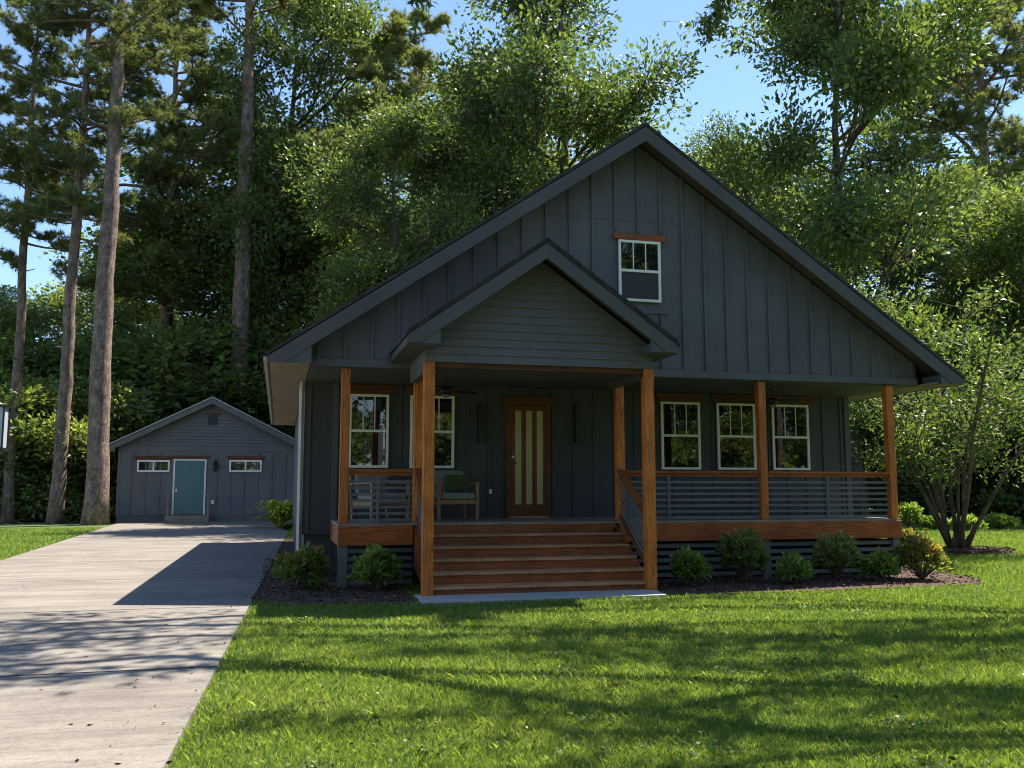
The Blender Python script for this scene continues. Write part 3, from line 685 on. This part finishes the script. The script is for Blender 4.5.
# ------------------------------------------------------------------ garage
GY = 30.; GO = (-4, 33.5, 0)
def G_(): return MB(GO)
gar = empty('garage', GO, 'small grey-blue gabled outbuilding with teal door at the end of the driveway', 'garage')
gx0, gx1, gxa, gza = -7.97, -.05, -4.0, 5.65; gsl = .512; gw = 3.30
def gz(x): return gza-gsl*abs(x-gxa)
b = G_(); b.prismY([(gx0, .32), (gx1, .32), (gx1, gz(gx1)-.16), (gxa, gza-.16), (gx0, gz(gx0)-.16)], GY, GY+7); gwall = b.build('wall', M['garage'], gar)
b = G_(); x = gx0+.55
b.box(gx0, gx0+.09, GY-.025, GY-.001, .32, 3.2); b.box(gx1-.09, gx1, GY-.025, GY-.001, .32, 3.2)
while x < gx1-.1: b.box(x, x+.05, GY-.035, GY+.001, .32, 3.2); x += .61
b.box(gx0, gx1, GY-.03, GY+.001, 3.2, 3.30); b.build('batten', M['garage'], gwall)
b = G_(); z = 3.3
while z < gza-.35:
    z1 = z+.15; h0 = (gza-.17-z)/gsl; h1 = max(.02, (gza-.17-z1)/gsl)
    b.add([(max(gx0, gxa-h0), GY-.035, z), (min(gx1, gxa+h0), GY-.035, z), (min(gx1, gxa+h1), GY-.002, z1), (max(gx0, gxa-h1), GY-.002, z1), (max(gx0, gxa-h0), GY, z), (min(gx1, gxa+h0), GY, z)], [(0, 1, 2, 3), (0, 4, 5, 1)]); z = z1
b.build('lap_siding', M['garage'], gwall)
b = G_(); b.box(gx0+.03, gx1-.03, GY+.03, GY+6.9, 0, .32); b.build('foundation', M['garagebase'], gar)
b = G_()
gtx = 4.42
for s in (-1, 1): roof_slab(b, gxa, gza+.03, gxa+s*(gtx+.03), gza-gsl*gtx, GY-.43, GY+7.4, .05)
gr = b.build('roof', M['shingle'], gar)
b = G_()
for s in (-1, 1): roof_slab(b, gxa, gza-.025, gxa+s*gtx, gza-gsl*gtx-.025, GY-.37, GY+7.3, .10)
b.build('soffit', M['soffitd'], gr, each=True)
b = G_(); tr_ = []
for s in (-1, 1): tr_.append(rake(b, gxa, gza, gsl, gxa+s*gtx, GY-.42, GY-.39, .02, .25, gza-gsl*gtx-.24, gxa+s*4.05))
for t in tr_: b.prismY(t, GY-.405, GY-.38)
b.build('rake_fascia', M['garage'], gr, each=True)
b = G_()
for s in (-1, 1): b.bar((gxa, GY-.45, gza+.025), (gxa+s*(gtx+.03), GY-.45, gza-gsl*gtx+.01), .03, .045)
b.build('drip_edge', M['drip'], gr, each=True)
gp = lambda px, py: at(px, py, Y=GY)
for x0_, x1_ in ((137.5, 169.5), (229.5, 261.5)):
    a = gp(x0_, 460); c = gp(x1_, 472)
    window(a.x, c.x, c.z, a.z, GY-.017, parent=gar, horiz=True, header=(.12, .16), trimm='dtrim', fr=.075, H=G_)
a = gp(175.5, 460.5); c = gp(203, 513.5)
b = G_(); b.box(a.x, c.x, GY-.04, GY-.018, .36, a.z); gd = b.build('door', M['teal'], gar)
b = G_(); b.box(a.x-.07, a.x-.003, GY-.05, GY-.017, .34, a.z+.06); b.box(c.x+.003, c.x+.07, GY-.05, GY-.017, .34, a.z+.06); b.box(a.x-.003, c.x+.003, GY-.05, GY-.017, a.z+.003, a.z+.06); b.build('frame', M['white'], gd)
b = G_(); b.box(a.x-.2, c.x+.2, GY-.06, GY-.017, a.z+.095, a.z+.21); b.build('header_trim', M['dtrim'], gd)
b = G_(); b.box(a.x+.06, a.x+.13, GY-.09, GY-.041, 1.35, 1.5); b.build('handle', M['steel'], gd)
b = G_(); b.box(a.x+.14, c.x-.14, GY-.046, GY-.0405, .62, 1.4); b.box(a.x+.14, c.x-.14, GY-.046, GY-.0405, 1.55, a.z-.15); b.build('door_panel', M['teal'], gd)
v = gp(213, 420); b = G_(); b.box(v.x-.2, v.x+.2, GY-.05, GY-.02, v.z-.22, v.z+.22); vt = b.build('gable_vent', M['black'], gar)
b = G_(); b.box(v.x-.32, v.x+.32, GY-.06, GY-.02, v.z+.225, v.z+.33); b.build('header_trim', M['dtrim'], vt)
for k in range(2):
    b = G_(); b.box(a.x-.3, c.x+.3, GY-.45-.3*k if k == 0 else GY-.85, GY-.03 if k == 0 else GY-.46, .04, .31 if k == 0 else .17); b.build('step', M['oldwood'], gar, bevel=.01)
for xx in (a.x-.22, c.x+.22):
    b = G_(); b.box(xx-.05, xx+.05, GY-.40, GY-.31, .312, 1.25); b.build('step_post', M['oldwood'], gar)
l = gp(215.5, 466); O = (l.x, GY-.1, l.z); rt = empty('wall_lantern', O, 'black lantern on the outbuilding wall right of the teal door', 'wall lantern')
MB(O).box(l.x-.05, l.x+.05, GY-.04, GY-.017, l.z-.12, l.z+.30).build('back_plate', M['black'], rt)
MB(O).tube([(l.x, GY-.04, l.z+.15), (l.x, GY-.12, l.z+.28), (l.x, GY-.2, l.z+.20)], [.02]*3, 6).build('arm', M['black'], rt)
MB(O).tube([(l.x, GY-.2, l.z+.18), (l.x, GY-.2, l.z+.1), (l.x, GY-.2, l.z-.18), (l.x, GY-.2, l.z-.24)], [.03, .13, .08, .03], 6).build('lamp_body', M['black'], rt)
l = gp(212.5, 502); b = G_(); b.box(l.x-.07, l.x+.07, GY-.06, GY-.017, l.z-.09, l.z+.09); b.build('outlet', M['white'], gar)

# ------------------------------------------------------------------ lantern post at the left edge of the lawn
c = at(-13, 545, Z=0); O = (c.x, c.y, 0)
k = (Vector((c.x, c.y))-Vector((CAM[0], CAM[1]))).length/F
top = at(-3, 404, Y=c.y).z; bot = at(-3, 449, Y=c.y).z; hw = 9.5*k
rt = empty('lamp_post', O, 'tall grey lamp post with big square white glass lantern beside the driveway lawn', 'lamp post')
b = MB(O); b.tube([(c.x, c.y, 0), (c.x, c.y, bot-.25)], [.075, .06], 14); b.build('pole', M['slat'], rt, smooth=True)
b = MB(O); b.tube([(c.x, c.y, 0), (c.x, c.y, .07), (c.x, c.y, .10), (c.x, c.y, .3)], [.19, .19, .12, .085], 14); b.build('base', M['drip'], rt)
b = MB(O); b.tube([(c.x, c.y, bot-.32), (c.x, c.y, bot-.05)], [.07, hw*.85], 14); b.build('neck', M['black'], rt)
b = MB(O); b.box(c.x-hw*.86, c.x+hw*.86, c.y-hw*.86, c.y+hw*.86, bot+.04, top-.1); b.build('lantern_glass', M['lglass'], rt)
b = MB(O); h2 = hw
b.box(c.x-h2*1.05, c.x+h2*1.05, c.y-h2*1.05, c.y+h2*1.05, bot-.04, bot+.03); b.box(c.x-h2*1.05, c.x+h2*1.05, c.y-h2*1.05, c.y+h2*1.05, top-.10, top-.03)
for i in (-1, 1):
    for j in (-1, 1): b.box(c.x+i*h2*.95-.02, c.x+i*h2*.95+.02, c.y+j*h2*.95-.02, c.y+j*h2*.95+.02, bot+.03, top-.10)
b.tube([(c.x, c.y, top-.03), (c.x, c.y, top+.08), (c.x, c.y, top+.18)], [hw*.8, .06, .02], 4); b.build('lantern_frame', M['black'], rt)

# ------------------------------------------------------------------ shrubs
def shrub(px, py, wpx, hpx, m, label, seed, style='round', name='shrub', Y=None, group=None):
    c = at(px, py, Z=0); k = math.hypot(c.x-CAM[0], c.y-CAM[1])/F; W = wpx*k/2*(.84 if style == 'round' else 1); Hh = hpx*k*(.94 if style == 'round' else 1)
    rng = random.Random(seed); rg = np.random.default_rng(seed); rt = empty(name, (c.x, c.y, .01), label, 'shrub' if name == 'shrub' else 'plant', group)
    st = MB(); Cs = []; Ds = []
    if style == 'round':
        n = int(70+W*130)
        for i in range(n):
            a = rng.uniform(0, 6.283); ph = math.acos(rng.uniform(-.35, 1)); rr = rng.uniform(.55, 1.0)*(1+.18*math.sin(3*a+seed)*math.sin(2*ph+seed))
            d = Vector((math.sin(ph)*math.cos(a), math.sin(ph)*math.sin(a), math.cos(ph)))
            p = Vector((d.x*W*rr, d.y*W*rr, Hh*.48+d.z*Hh*.50*rr)); Cs.append(tuple(p)); Ds.append(tuple(d*.9+Vector((0, 0, .5))))
            if i % 3 == 0: st.tube([(0, 0, 0), tuple(p*.5+Vector((0, 0, .02))), tuple(p)], [.012, .007, .003], 4, False)
        nl = 15; L0 = .10; wr = .42
    else:      # fan of long arching leaves
        n = 26
        for i in range(n): Cs.append((rng.gauss(0, W*.12), rng.gauss(0, W*.12), .02)); Ds.append((0, 0, 1))
        st.tube([(0, 0, 0), (0, 0, Hh*.3)], [.02, .01], 5)
    Cs = np.array(Cs); Ds = np.array(Ds)
    if style == 'round':
        ix = np.repeat(np.arange(len(Cs)), nl); nn = len(ix); D_ = unit(Ds[ix])+rg.normal(size=(nn, 3))*.62
        P = Cs[ix]+rg.normal(size=(nn, 3))*.03; L = L0*rg.uniform(.6, 1.3, nn)*(1+.35*(k*F > 25)); V = leaves(rg, P, D_, L, L*wr, .2)
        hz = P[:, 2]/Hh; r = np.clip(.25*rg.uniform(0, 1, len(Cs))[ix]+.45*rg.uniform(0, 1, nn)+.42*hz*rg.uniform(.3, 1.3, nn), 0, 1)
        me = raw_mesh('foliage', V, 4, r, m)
    else:
        nn = 120; seg = 5; Vs = []; rr = []
        for i in range(nn):
            a = rg.uniform(0, 6.283); l = rg.uniform(.6, 1.15); lift = rg.uniform(.35, 1.1); wv = W*rg.uniform(.08, .15)
            d = np.array([math.cos(a), math.sin(a), 0]); s = np.array([-d[1], d[0], 0])*wv; pts = []
            for q in range(seg+1):
                t = q/seg; pts.append(d*W*l*t*1.05+np.array([0, 0, Hh*lift*(1.9*t-1.35*t*t)+.02]))
            col = rg.uniform(0, 1)
            for q in range(seg):
                w0 = math.sin(math.pi*min(1, q/seg*.85+.15)); w1 = math.sin(math.pi*min(1, (q+1)/seg*.85+.15))
                Vs.append([pts[q]-s*w0, pts[q]+s*w0, pts[q+1]+s*w1, pts[q+1]-s*w1]); rr.append(min(1, col*.7+.3*rg.random()))
        me = raw_mesh('foliage', np.array(Vs), 4, np.array(rr), m)
    link('foliage', me, rt); st.build('stem', M['barkm'], rt); return rt
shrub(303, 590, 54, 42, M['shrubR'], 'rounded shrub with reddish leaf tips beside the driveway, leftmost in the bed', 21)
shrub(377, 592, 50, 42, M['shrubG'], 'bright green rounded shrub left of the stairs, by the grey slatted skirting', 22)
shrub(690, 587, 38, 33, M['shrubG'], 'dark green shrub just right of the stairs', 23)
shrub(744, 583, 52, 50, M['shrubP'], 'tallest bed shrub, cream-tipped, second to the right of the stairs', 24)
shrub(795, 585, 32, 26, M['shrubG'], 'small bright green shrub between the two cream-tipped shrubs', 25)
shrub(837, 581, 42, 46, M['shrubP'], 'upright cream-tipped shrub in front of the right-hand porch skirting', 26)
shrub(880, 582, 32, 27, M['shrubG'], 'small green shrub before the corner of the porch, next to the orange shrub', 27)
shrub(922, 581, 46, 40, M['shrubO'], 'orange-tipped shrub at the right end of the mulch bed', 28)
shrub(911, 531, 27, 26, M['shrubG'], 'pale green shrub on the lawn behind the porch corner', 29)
shrub(904, 545, 30, 12, M['shrubO'], 'low orange-tinged plant on the lawn behind the porch corner', 30, name='small_plant')
shrub(279, 529, 46, 38, M['fernY'], 'yellow-green arching fern at the end of the driveway by the outbuilding', 31, 'fan', 'fern_plant')
shrub(287, 531, 22, 10, M['shrubO'], 'low brownish plant at the foot of the yellow-green fern', 32, 'fan', 'small_plant')
shrub(104, 522, 26, 20, M['fernY'], 'yellow-green undergrowth plant between the thick pine and the outbuilding', 33, 'fan', 'fern_plant')
shrub(316, 592, 26, 14, M['shrubG'], 'low creeping plant at the right foot of the reddish shrub', 34, 'fan', 'small_plant')

# ------------------------------------------------------------------ many-stemmed small tree
def multistem():
    rng = random.Random(77); rg = np.random.default_rng(77); c = at(957, 552, Z=0)
    rt = empty('multi_stem_tree', (c.x, c.y, 0), 'small many-stemmed tree in a mulch ring on the lawn right of the house', 'tree')
    T = MB(); Cs = []
    ends = []
    for i in range(10):
        a = i*2.4+rng.uniform(-.3, .3); sp = rng.uniform(.7, 3.5); hh = rng.uniform(3.6, 6.6)
        p0 = Vector((math.cos(a)*.14, math.sin(a)*.14, 0)); p1 = Vector((math.cos(a)*sp, math.sin(a)*sp, hh))
        pts = [p0+(p1-p0)*t+Vector((math.cos(a)*.45, math.sin(a)*.45, 0))*math.sin(math.pi*t)*(-.4)+Vector((rng.gauss(0, .022), rng.gauss(0, .022), 0)) for t in [j/9 for j in range(10)]]
        r0 = rng.uniform(.038, .062); T.tube(pts, [r0*(1-.85*j/9)+.008 for j in range(10)], 7)
        for j in range(16):
            t = rng.uniform(.38, 1); k0 = min(8, int(t*9)); p = pts[k0].lerp(pts[k0+1], t*9-k0); aa = a+rng.gauss(0, 1.2); L = rng.uniform(.6, 1.9)*(1.25-.5*t)
            q = p+Vector((math.cos(aa)*L, math.sin(aa)*L, L*rng.uniform(.1, .9))); tw = curve_pts(p, q, -.05, 4, rng); T.tube(tw, [.022, .018, .013, .009, .005], 4, False)
            for m_ in range(6):
                u = rng.uniform(.3, 1.02); w_ = p.lerp(q, u)+Vector((rng.gauss(0, .2), rng.gauss(0, .2), rng.gauss(0, .18))); Cs.append(tuple(w_))
    T.tube([(0, 0, -.05), (0, 0, .12), (0, 0, .35)], [.20, .16, .09], 10)
    T.tube([(.1, 0, .02), (.38, -.05, .42), (.5, 0, .62)], [.05, .04, .03], 6)
    Cs = np.array(Cs); ix = np.repeat(np.arange(len(Cs)), 13); n = len(ix); P = Cs[ix]+rg.normal(size=(n, 3))*.16
    L = rg.uniform(.07, .15, n); V = leaves(rg, P, rg.normal(size=(n, 3))+np.array([0, 0, .2]), L, L*.5)
    T.build('trunk', M['barkm'], rt, smooth=True); link('crown', raw_mesh('crown', V, 4, np.clip(.25+.3*rg.uniform(0, 1, len(Cs))[ix]+.35*rg.uniform(0, 1, n)-.14, 0, 1), M['leafA']), rt)
multistem()

# ------------------------------------------------------------------ trees
PR = {
 'A': (broadleaf(1, 20, 5.2, 5.0, 28, 30, 58, .205, .30, M['leafA']), 20),
 'B': (broadleaf(2, 19, 4.8, 3.2, 28, 30, 56, .185, .26, M['leafB']), 19),
 'C': (broadleaf(3, 15, 4.6, .8, 30, 26, 48, .20, .22, M['leafD']), 15),
 'E': (broadleaf(4, 17, 4.6, 2.2, 28, 30, 58, .205, .24, M['leafA']), 17),
 'U': (broadleaf(5, 5.2, 3.0, .05, 22, 22, 30, .22, .12, M['leafD'], flat=1.1), 5.2),
 'V': (broadleaf(8, 6.0, 2.7, .2, 20, 20, 28, .20, .11, M['leafA'], flat=1.1), 6.0),
 'P': (pine(6, 27, 19.0, 3.8, .40, tufts=6), 27),
 'Q': (pine(7, 26, 12.5, 3.4, .30, tufts=7), 26),
 'W': (pine(15, 24, 9, 4.4, .26, tufts=10), 24),
}
used = set()
def tree(kind, X, Y, Hh, label, rz=0, wide=1., group=None, cat='tree', name=None):
    src, h0 = PR[kind]
    o = src if kind not in used else copy_tree(src); used.add(kind)
    s = Hh/h0; o.location = (X, Y, -.05); o.scale = (s*wide, s*wide, s); o.rotation_euler = (0, 0, rz)
    if name: o.name = name
    for k_ in ('label', 'category', 'group'):
        if k_ in o: del o[k_]
    return tag(o, label, cat, group)
def tpx(kind, px, Y, topy, label, rz=0, wide=1., **k_):
    p = at(px, 480, Y=Y); Hh = at(px, topy, Y=Y).z
    return tree(kind, p.x, Y, Hh, label, rz, wide, **k_)
# tall pines on the left
PG = 'tall pines at the left behind the driveway'
tpx('P', 97, 27.5, -150, 'thickest pine trunk, just left of the outbuilding', .4, 1.05, group=PG)
tpx('Q', 57, 29, -60, 'tall pine with slightly leaning trunk, second from the left', 1.9, 1., group=PG)
tpx('P', 236, 38.4, -150, 'tall straight pine rising behind the roof ridge of the outbuilding', 2.6, .98, group=PG)
tpx('Q', 10, 31, -20, 'slender dark pine at the far left, behind the lamp post', 4.1, .85, group=PG)
tpx('W', 152, 45, -10, 'pine crown between the thickest pine and the one over the outbuilding', .2, 1.1, group=PG)
tpx('W', 408, 40, 22, 'fine-needled pine crown against open sky, left of the main gable peak', 5.3, 1.15)
tpx('W', 1012, 34, -60, 'dark pine at the right edge, against open sky', 2.2, 1.1)
# broadleaf trees behind
tpx('A', 562, 25, -30, 'large broadleaf tree directly behind the main gable peak', .8, 1.0)
tpx('E', 858, 20, -70, 'tall tree with visible slim trunk behind the right slope of the roof', 3.6, .84)
tpx('B', 395, 23, 118, 'bright broadleaf tree behind the left slope of the main roof', 2.4, 1.0)
tpx('A', 285, 44, -20, 'light green broadleaf tree high up right of the outbuilding pine', 4.4, .85)
tpx('C', 165, 47, 215, 'dark dense tree behind the left half of the outbuilding', 0, 1.25)
tpx('C', 305, 45, 190, 'dark dense tree behind the left tip of the main roof', 2, 1.15)
tpx('C', 228, 50, 150, 'dark dense tree far behind the outbuilding ridge', 3.3, 1.3)
tpx('E', 480, 33, 120, 'mid-height broadleaf tree between the fine-needled pine and the main peak', 3.0, 1.05)
tpx('B', 725, 33, 150, 'airy light green tree just right of the main gable peak', 5.0, .9)
tpx('B', 965, 24, 185, 'light green tree beyond the many-stemmed small tree', 1.5, 1.1)
tpx('C', 905, 32, 150, 'dark tree filling behind the right tip of the roof', 5.5, 1.2)
tpx('E', 1045, 20, 200, 'green tree at the right edge of the lawn', .3, 1.)
tpx('C', 790, 36, 170, 'dark dense tree low behind the right slope of the roof', 1., 1.2)
tpx('C', 1000, 40, 250, 'dark tree low behind the dark pine at the right edge', 4., 1.3)
tpx('C', 640, 40, 170, 'dark tree hidden behind the main roof peak', 4.6, 1.2)
tpx('C', 420, 34, 230, 'dark tree low behind the left roof slope', 2.9, 1.2)
tpx('C', 75, 44, 345, 'dark tree low between the two left pines', 1.6, 1.5)
tpx('E', -20, 42, 300, 'green tree at the far left edge behind the slender pine', 2.2, 1.2)
tpx('C', 120, 58, 260, 'dark tree far back between the thickest pine and the outbuilding', 5.1, 1.6)
tpx('C', 345, 48, 160, 'dark tree far back above the left roof tip', 0.7, 1.3)
# understory
UG = 'undergrowth bushes along the edge of the wood'
for i, (px_, Y_, ty, kd, wd_, lab) in enumerate([
    (-15, 33, 415, 'U', 1.3, 'dark undergrowth bush behind the lamp post'), (35, 33.5, 400, 'U', 1.3, 'dark undergrowth bush between the slender and the leaning pine'),
    (82, 34, 395, 'U', 1.2, 'dark undergrowth bush behind the gap between the leaning and the thickest pine'), (128, 41, 395, 'V', 1.2, 'bush behind the left eave of the outbuilding'),
    (318, 39, 385, 'U', 1.2, 'dark bush behind the right eave of the outbuilding'), (255, 41, 350, 'U', 1.5, 'dark bush just over the right roof slope of the outbuilding'), (195, 42, 350, 'U', 1.5, 'dark bush just over the left roof slope of the outbuilding'),
    (858, 22, 380, 'V', 1.2, 'leafy bush seen through the gap at the right end of the porch'), (905, 26, 400, 'U', 1.3, 'dark bush right of the rightmost porch post'),
    (948, 24, 400, 'U', 1.3, 'dark bush directly behind the stems of the many-stemmed tree'), (990, 23.5, 405, 'U', 1.3, 'dark bush right behind the mulch ring tree'), (1035, 21, 400, 'U', 1.3, 'dark bush at the right edge of the lawn'),
    (1075, 19, 380, 'U', 1.3, 'dark bush outside the right edge of the view'), (970, 30, 330, 'V', 1.5, 'taller leafy bush at the back of the lawn'), (880, 34, 340, 'U', 1.6, 'tall dark bush far behind the right end of the porch'),
    (60, 40, 360, 'U', 1.6, 'tall dark bush far behind the left pines'), (-10, 40, 380, 'U', 1.6, 'tall dark bush at the far left edge of the wood')]):
    tpx(kd, px_, Y_, ty, lab, i*1.3, wd_, group=UG, cat='bush', name='bush')
for i, (px_, py_, m_, lab) in enumerate([(968, 532, 'shrubG', 'low leafy plant under the dark bush behind the mulch ring'), (1000, 530, 'shrubG', 'low leafy plant at the back of the lawn near the right edge'), (935, 531, 'shrubG', 'low leafy plant between pale shrub and the many-stemmed tree')]):
    shrub(px_, py_, 32, 13, M[m_], lab, 60+i, name='small_plant')

# overhanging branches of near trees outside the frame, which also shade the lawn
NG = 'trees standing outside the picture that shade the lawn'
def spreading_tree(tx, ty, H, zc, streaks, label, seed):
    """wide tree whose long level limbs reach out over the lawn"""
    rng = random.Random(seed); rg = np.random.default_rng(seed); rt = empty('broadleaf_tree', (tx, ty, -.05), label, 'tree', NG)
    T = MB(); tp = [Vector((rng.uniform(-.1, .1), rng.uniform(-.1, .1), H*i/10)) for i in range(11)]
    T.tube(tp, [.34*(1.3 if i == 0 else 1)*(1-.85*i/10)+.02 for i in range(11)], 10); Cs = []; Ds = []
    for x0, x1, y in streaks:
        z = zc+rng.uniform(-.4, 2.4)+.28*max(0, x0-5); kx = SD.x/SD.z; ky = SD.y/SD.z
        e = Vector((x0+kx*z-tx, y+ky*z-ty, z)); f = Vector((x1+kx*z-tx, y+ky*z-ty+rng.uniform(-.2, .2), z-.2))
        st = tp[8]+Vector((0, 0, rng.uniform(-1.2, 1.2))); li = curve_pts(st, f, -.04, 5, rng)+curve_pts(f, e, .02, 6, rng)[1:]
        n = len(li); T.tube(li, [.12*(1-.9*i/n)+.008 for i in range(n)], 6, False)
        L = (e-f).length
        for k in range(int(L/.20)):
            t = rng.random(); taper = .25+.75*math.sin(math.pi*min(1, .1+.9*t)); p = f.lerp(e, t); q = p+Vector((rng.gauss(0, .3), rng.gauss(0, .30)*taper, rng.gauss(.1, .5)))
            T.tube([p, q], [.014, .005], 4, False); Cs.append(tuple(q)); Ds.append((0, 0, .3))
    for k in range(28):
        a_ = rng.uniform(0, 6.283); rr = rng.uniform(.5, 2.6); p = tp[9]; q = p+Vector((rr*math.cos(a_)+1, rr*math.sin(a_), rng.uniform(-2, 1.2)))
        T.tube([p, q], [.03, .01], 4, False); Cs.append(tuple(q)); Ds.append((0, 0, .3))
    Cs = np.array(Cs); Ds = np.array(Ds); ix = np.repeat(np.arange(len(Cs)), 30); nn = len(ix); P = Cs[ix]+rg.normal(size=(nn, 3))*np.array([.30, .17, .24])
    L = .2*rg.uniform(.6, 1.25, nn); V = leaves(rg, P, rg.normal(size=(nn, 3))+Ds[ix], L, L*.5)
    T.build('trunk', M['bark'], rt, smooth=True); link('crown', raw_mesh('crown', V, 4, rg.uniform(.1, .9, nn), M['leafA']), rt)
spreading_tree(16.0, -2.6, 16.5, 11.9, [(-.6, 3.6, -5.0), (0, 7, -5.7), (1, 6.2, -6.4), (2.2, 8, -7.2), (9, 14, -5.4), (3.7, 4.7, -2.7), (-3.9, -1.3, -3.7), (-4.4, -.9, -4.6), (-4.6, -1.6, -3.0), (13, 17, .2)], 'wide-limbed broadleaf tree right of the lawn, level with the front bed', 91)
spreading_tree(13.2, -6.3, 15.5, 11.2, [(-.8, 2.4, -8.1), (.6, 5, -8.8), (-.2, 3.6, -9.7), (6, 9, -8.0), (-4.2, -1.7, -6.2), (-4.4, -2, -5.3)], 'wide-limbed broadleaf tree right of the lawn, nearest the viewer', 92)
ORD = ['first', 'second', 'third', 'fourth', 'fifth', 'sixth', 'seventh', 'eighth', 'ninth', 'tenth', 'eleventh']
for i in range(11):
    tree('C' if i % 3 else 'E', -22+i*7.6, -31-(i*5 % 4), 16+(i*3 % 4), ORD[i]+' tree from the left in the row behind the viewer that the windows reflect', i*1.1, 1.25, group='trees behind the viewer reflected in the windows')
for i in range(9):
    tree('U', -16+i*8, -29, 5, ORD[i]+' bush from the left in the row behind the viewer that the windows reflect', i*1.7, 1.5, group='bushes behind the viewer reflected in the windows', cat='bush', name='bush')

# leafy branch tips hanging into the top of the view
def hanging(px, py, Y, n, seed, label, spread=.35):
    rng = random.Random(seed); rg = np.random.default_rng(seed); c = at(px, py, Y=Y)
    rt = empty('leafy_branch', (c.x, c.y, c.z), label, 'branch'); T = MB(); Cs = []
    up = Vector((.9, .3, 2.0)); st = MB()
    T.tube([up, up*.55+Vector((.1, 0, 0)), (0, 0, .1)], [.03, .02, .008], 5)
    for i in range(n):
        t = rng.random(); p = up*(t*.95); q = p+Vector((rng.gauss(0, spread), rng.gauss(0, spread), rng.uniform(-.35, .1)-.05)); T.tube([p, q], [.004, .002], 4, False); Cs.append((tuple(p), tuple(q)))
    P = []; 
    for p, q in Cs:
        for j in range(9): u = rng.uniform(.3, 1); P.append([p[k]+(q[k]-p[k])*u for k in range(3)])
    P = np.array(P); nn = len(P); L = rg.uniform(.08, .15, nn); V = leaves(rg, P, rg.normal(size=(nn, 3))*.7+np.array([0, 0, -.7]), L, L*.42)
    T.build('twigs', M['bark'], rt); link('foliage', raw_mesh('foliage', V, 4, rg.uniform(.2, .8, nn), M['leafA']), rt)
hanging(411, 8, -2.5, 45, 41, 'small leafy branch tip hanging into the sky at the top edge, left of centre', .15)
hanging(708, 30, -1., 150, 42, 'leafy branch hanging into the sky at the top edge, right of the gable peak', .26)
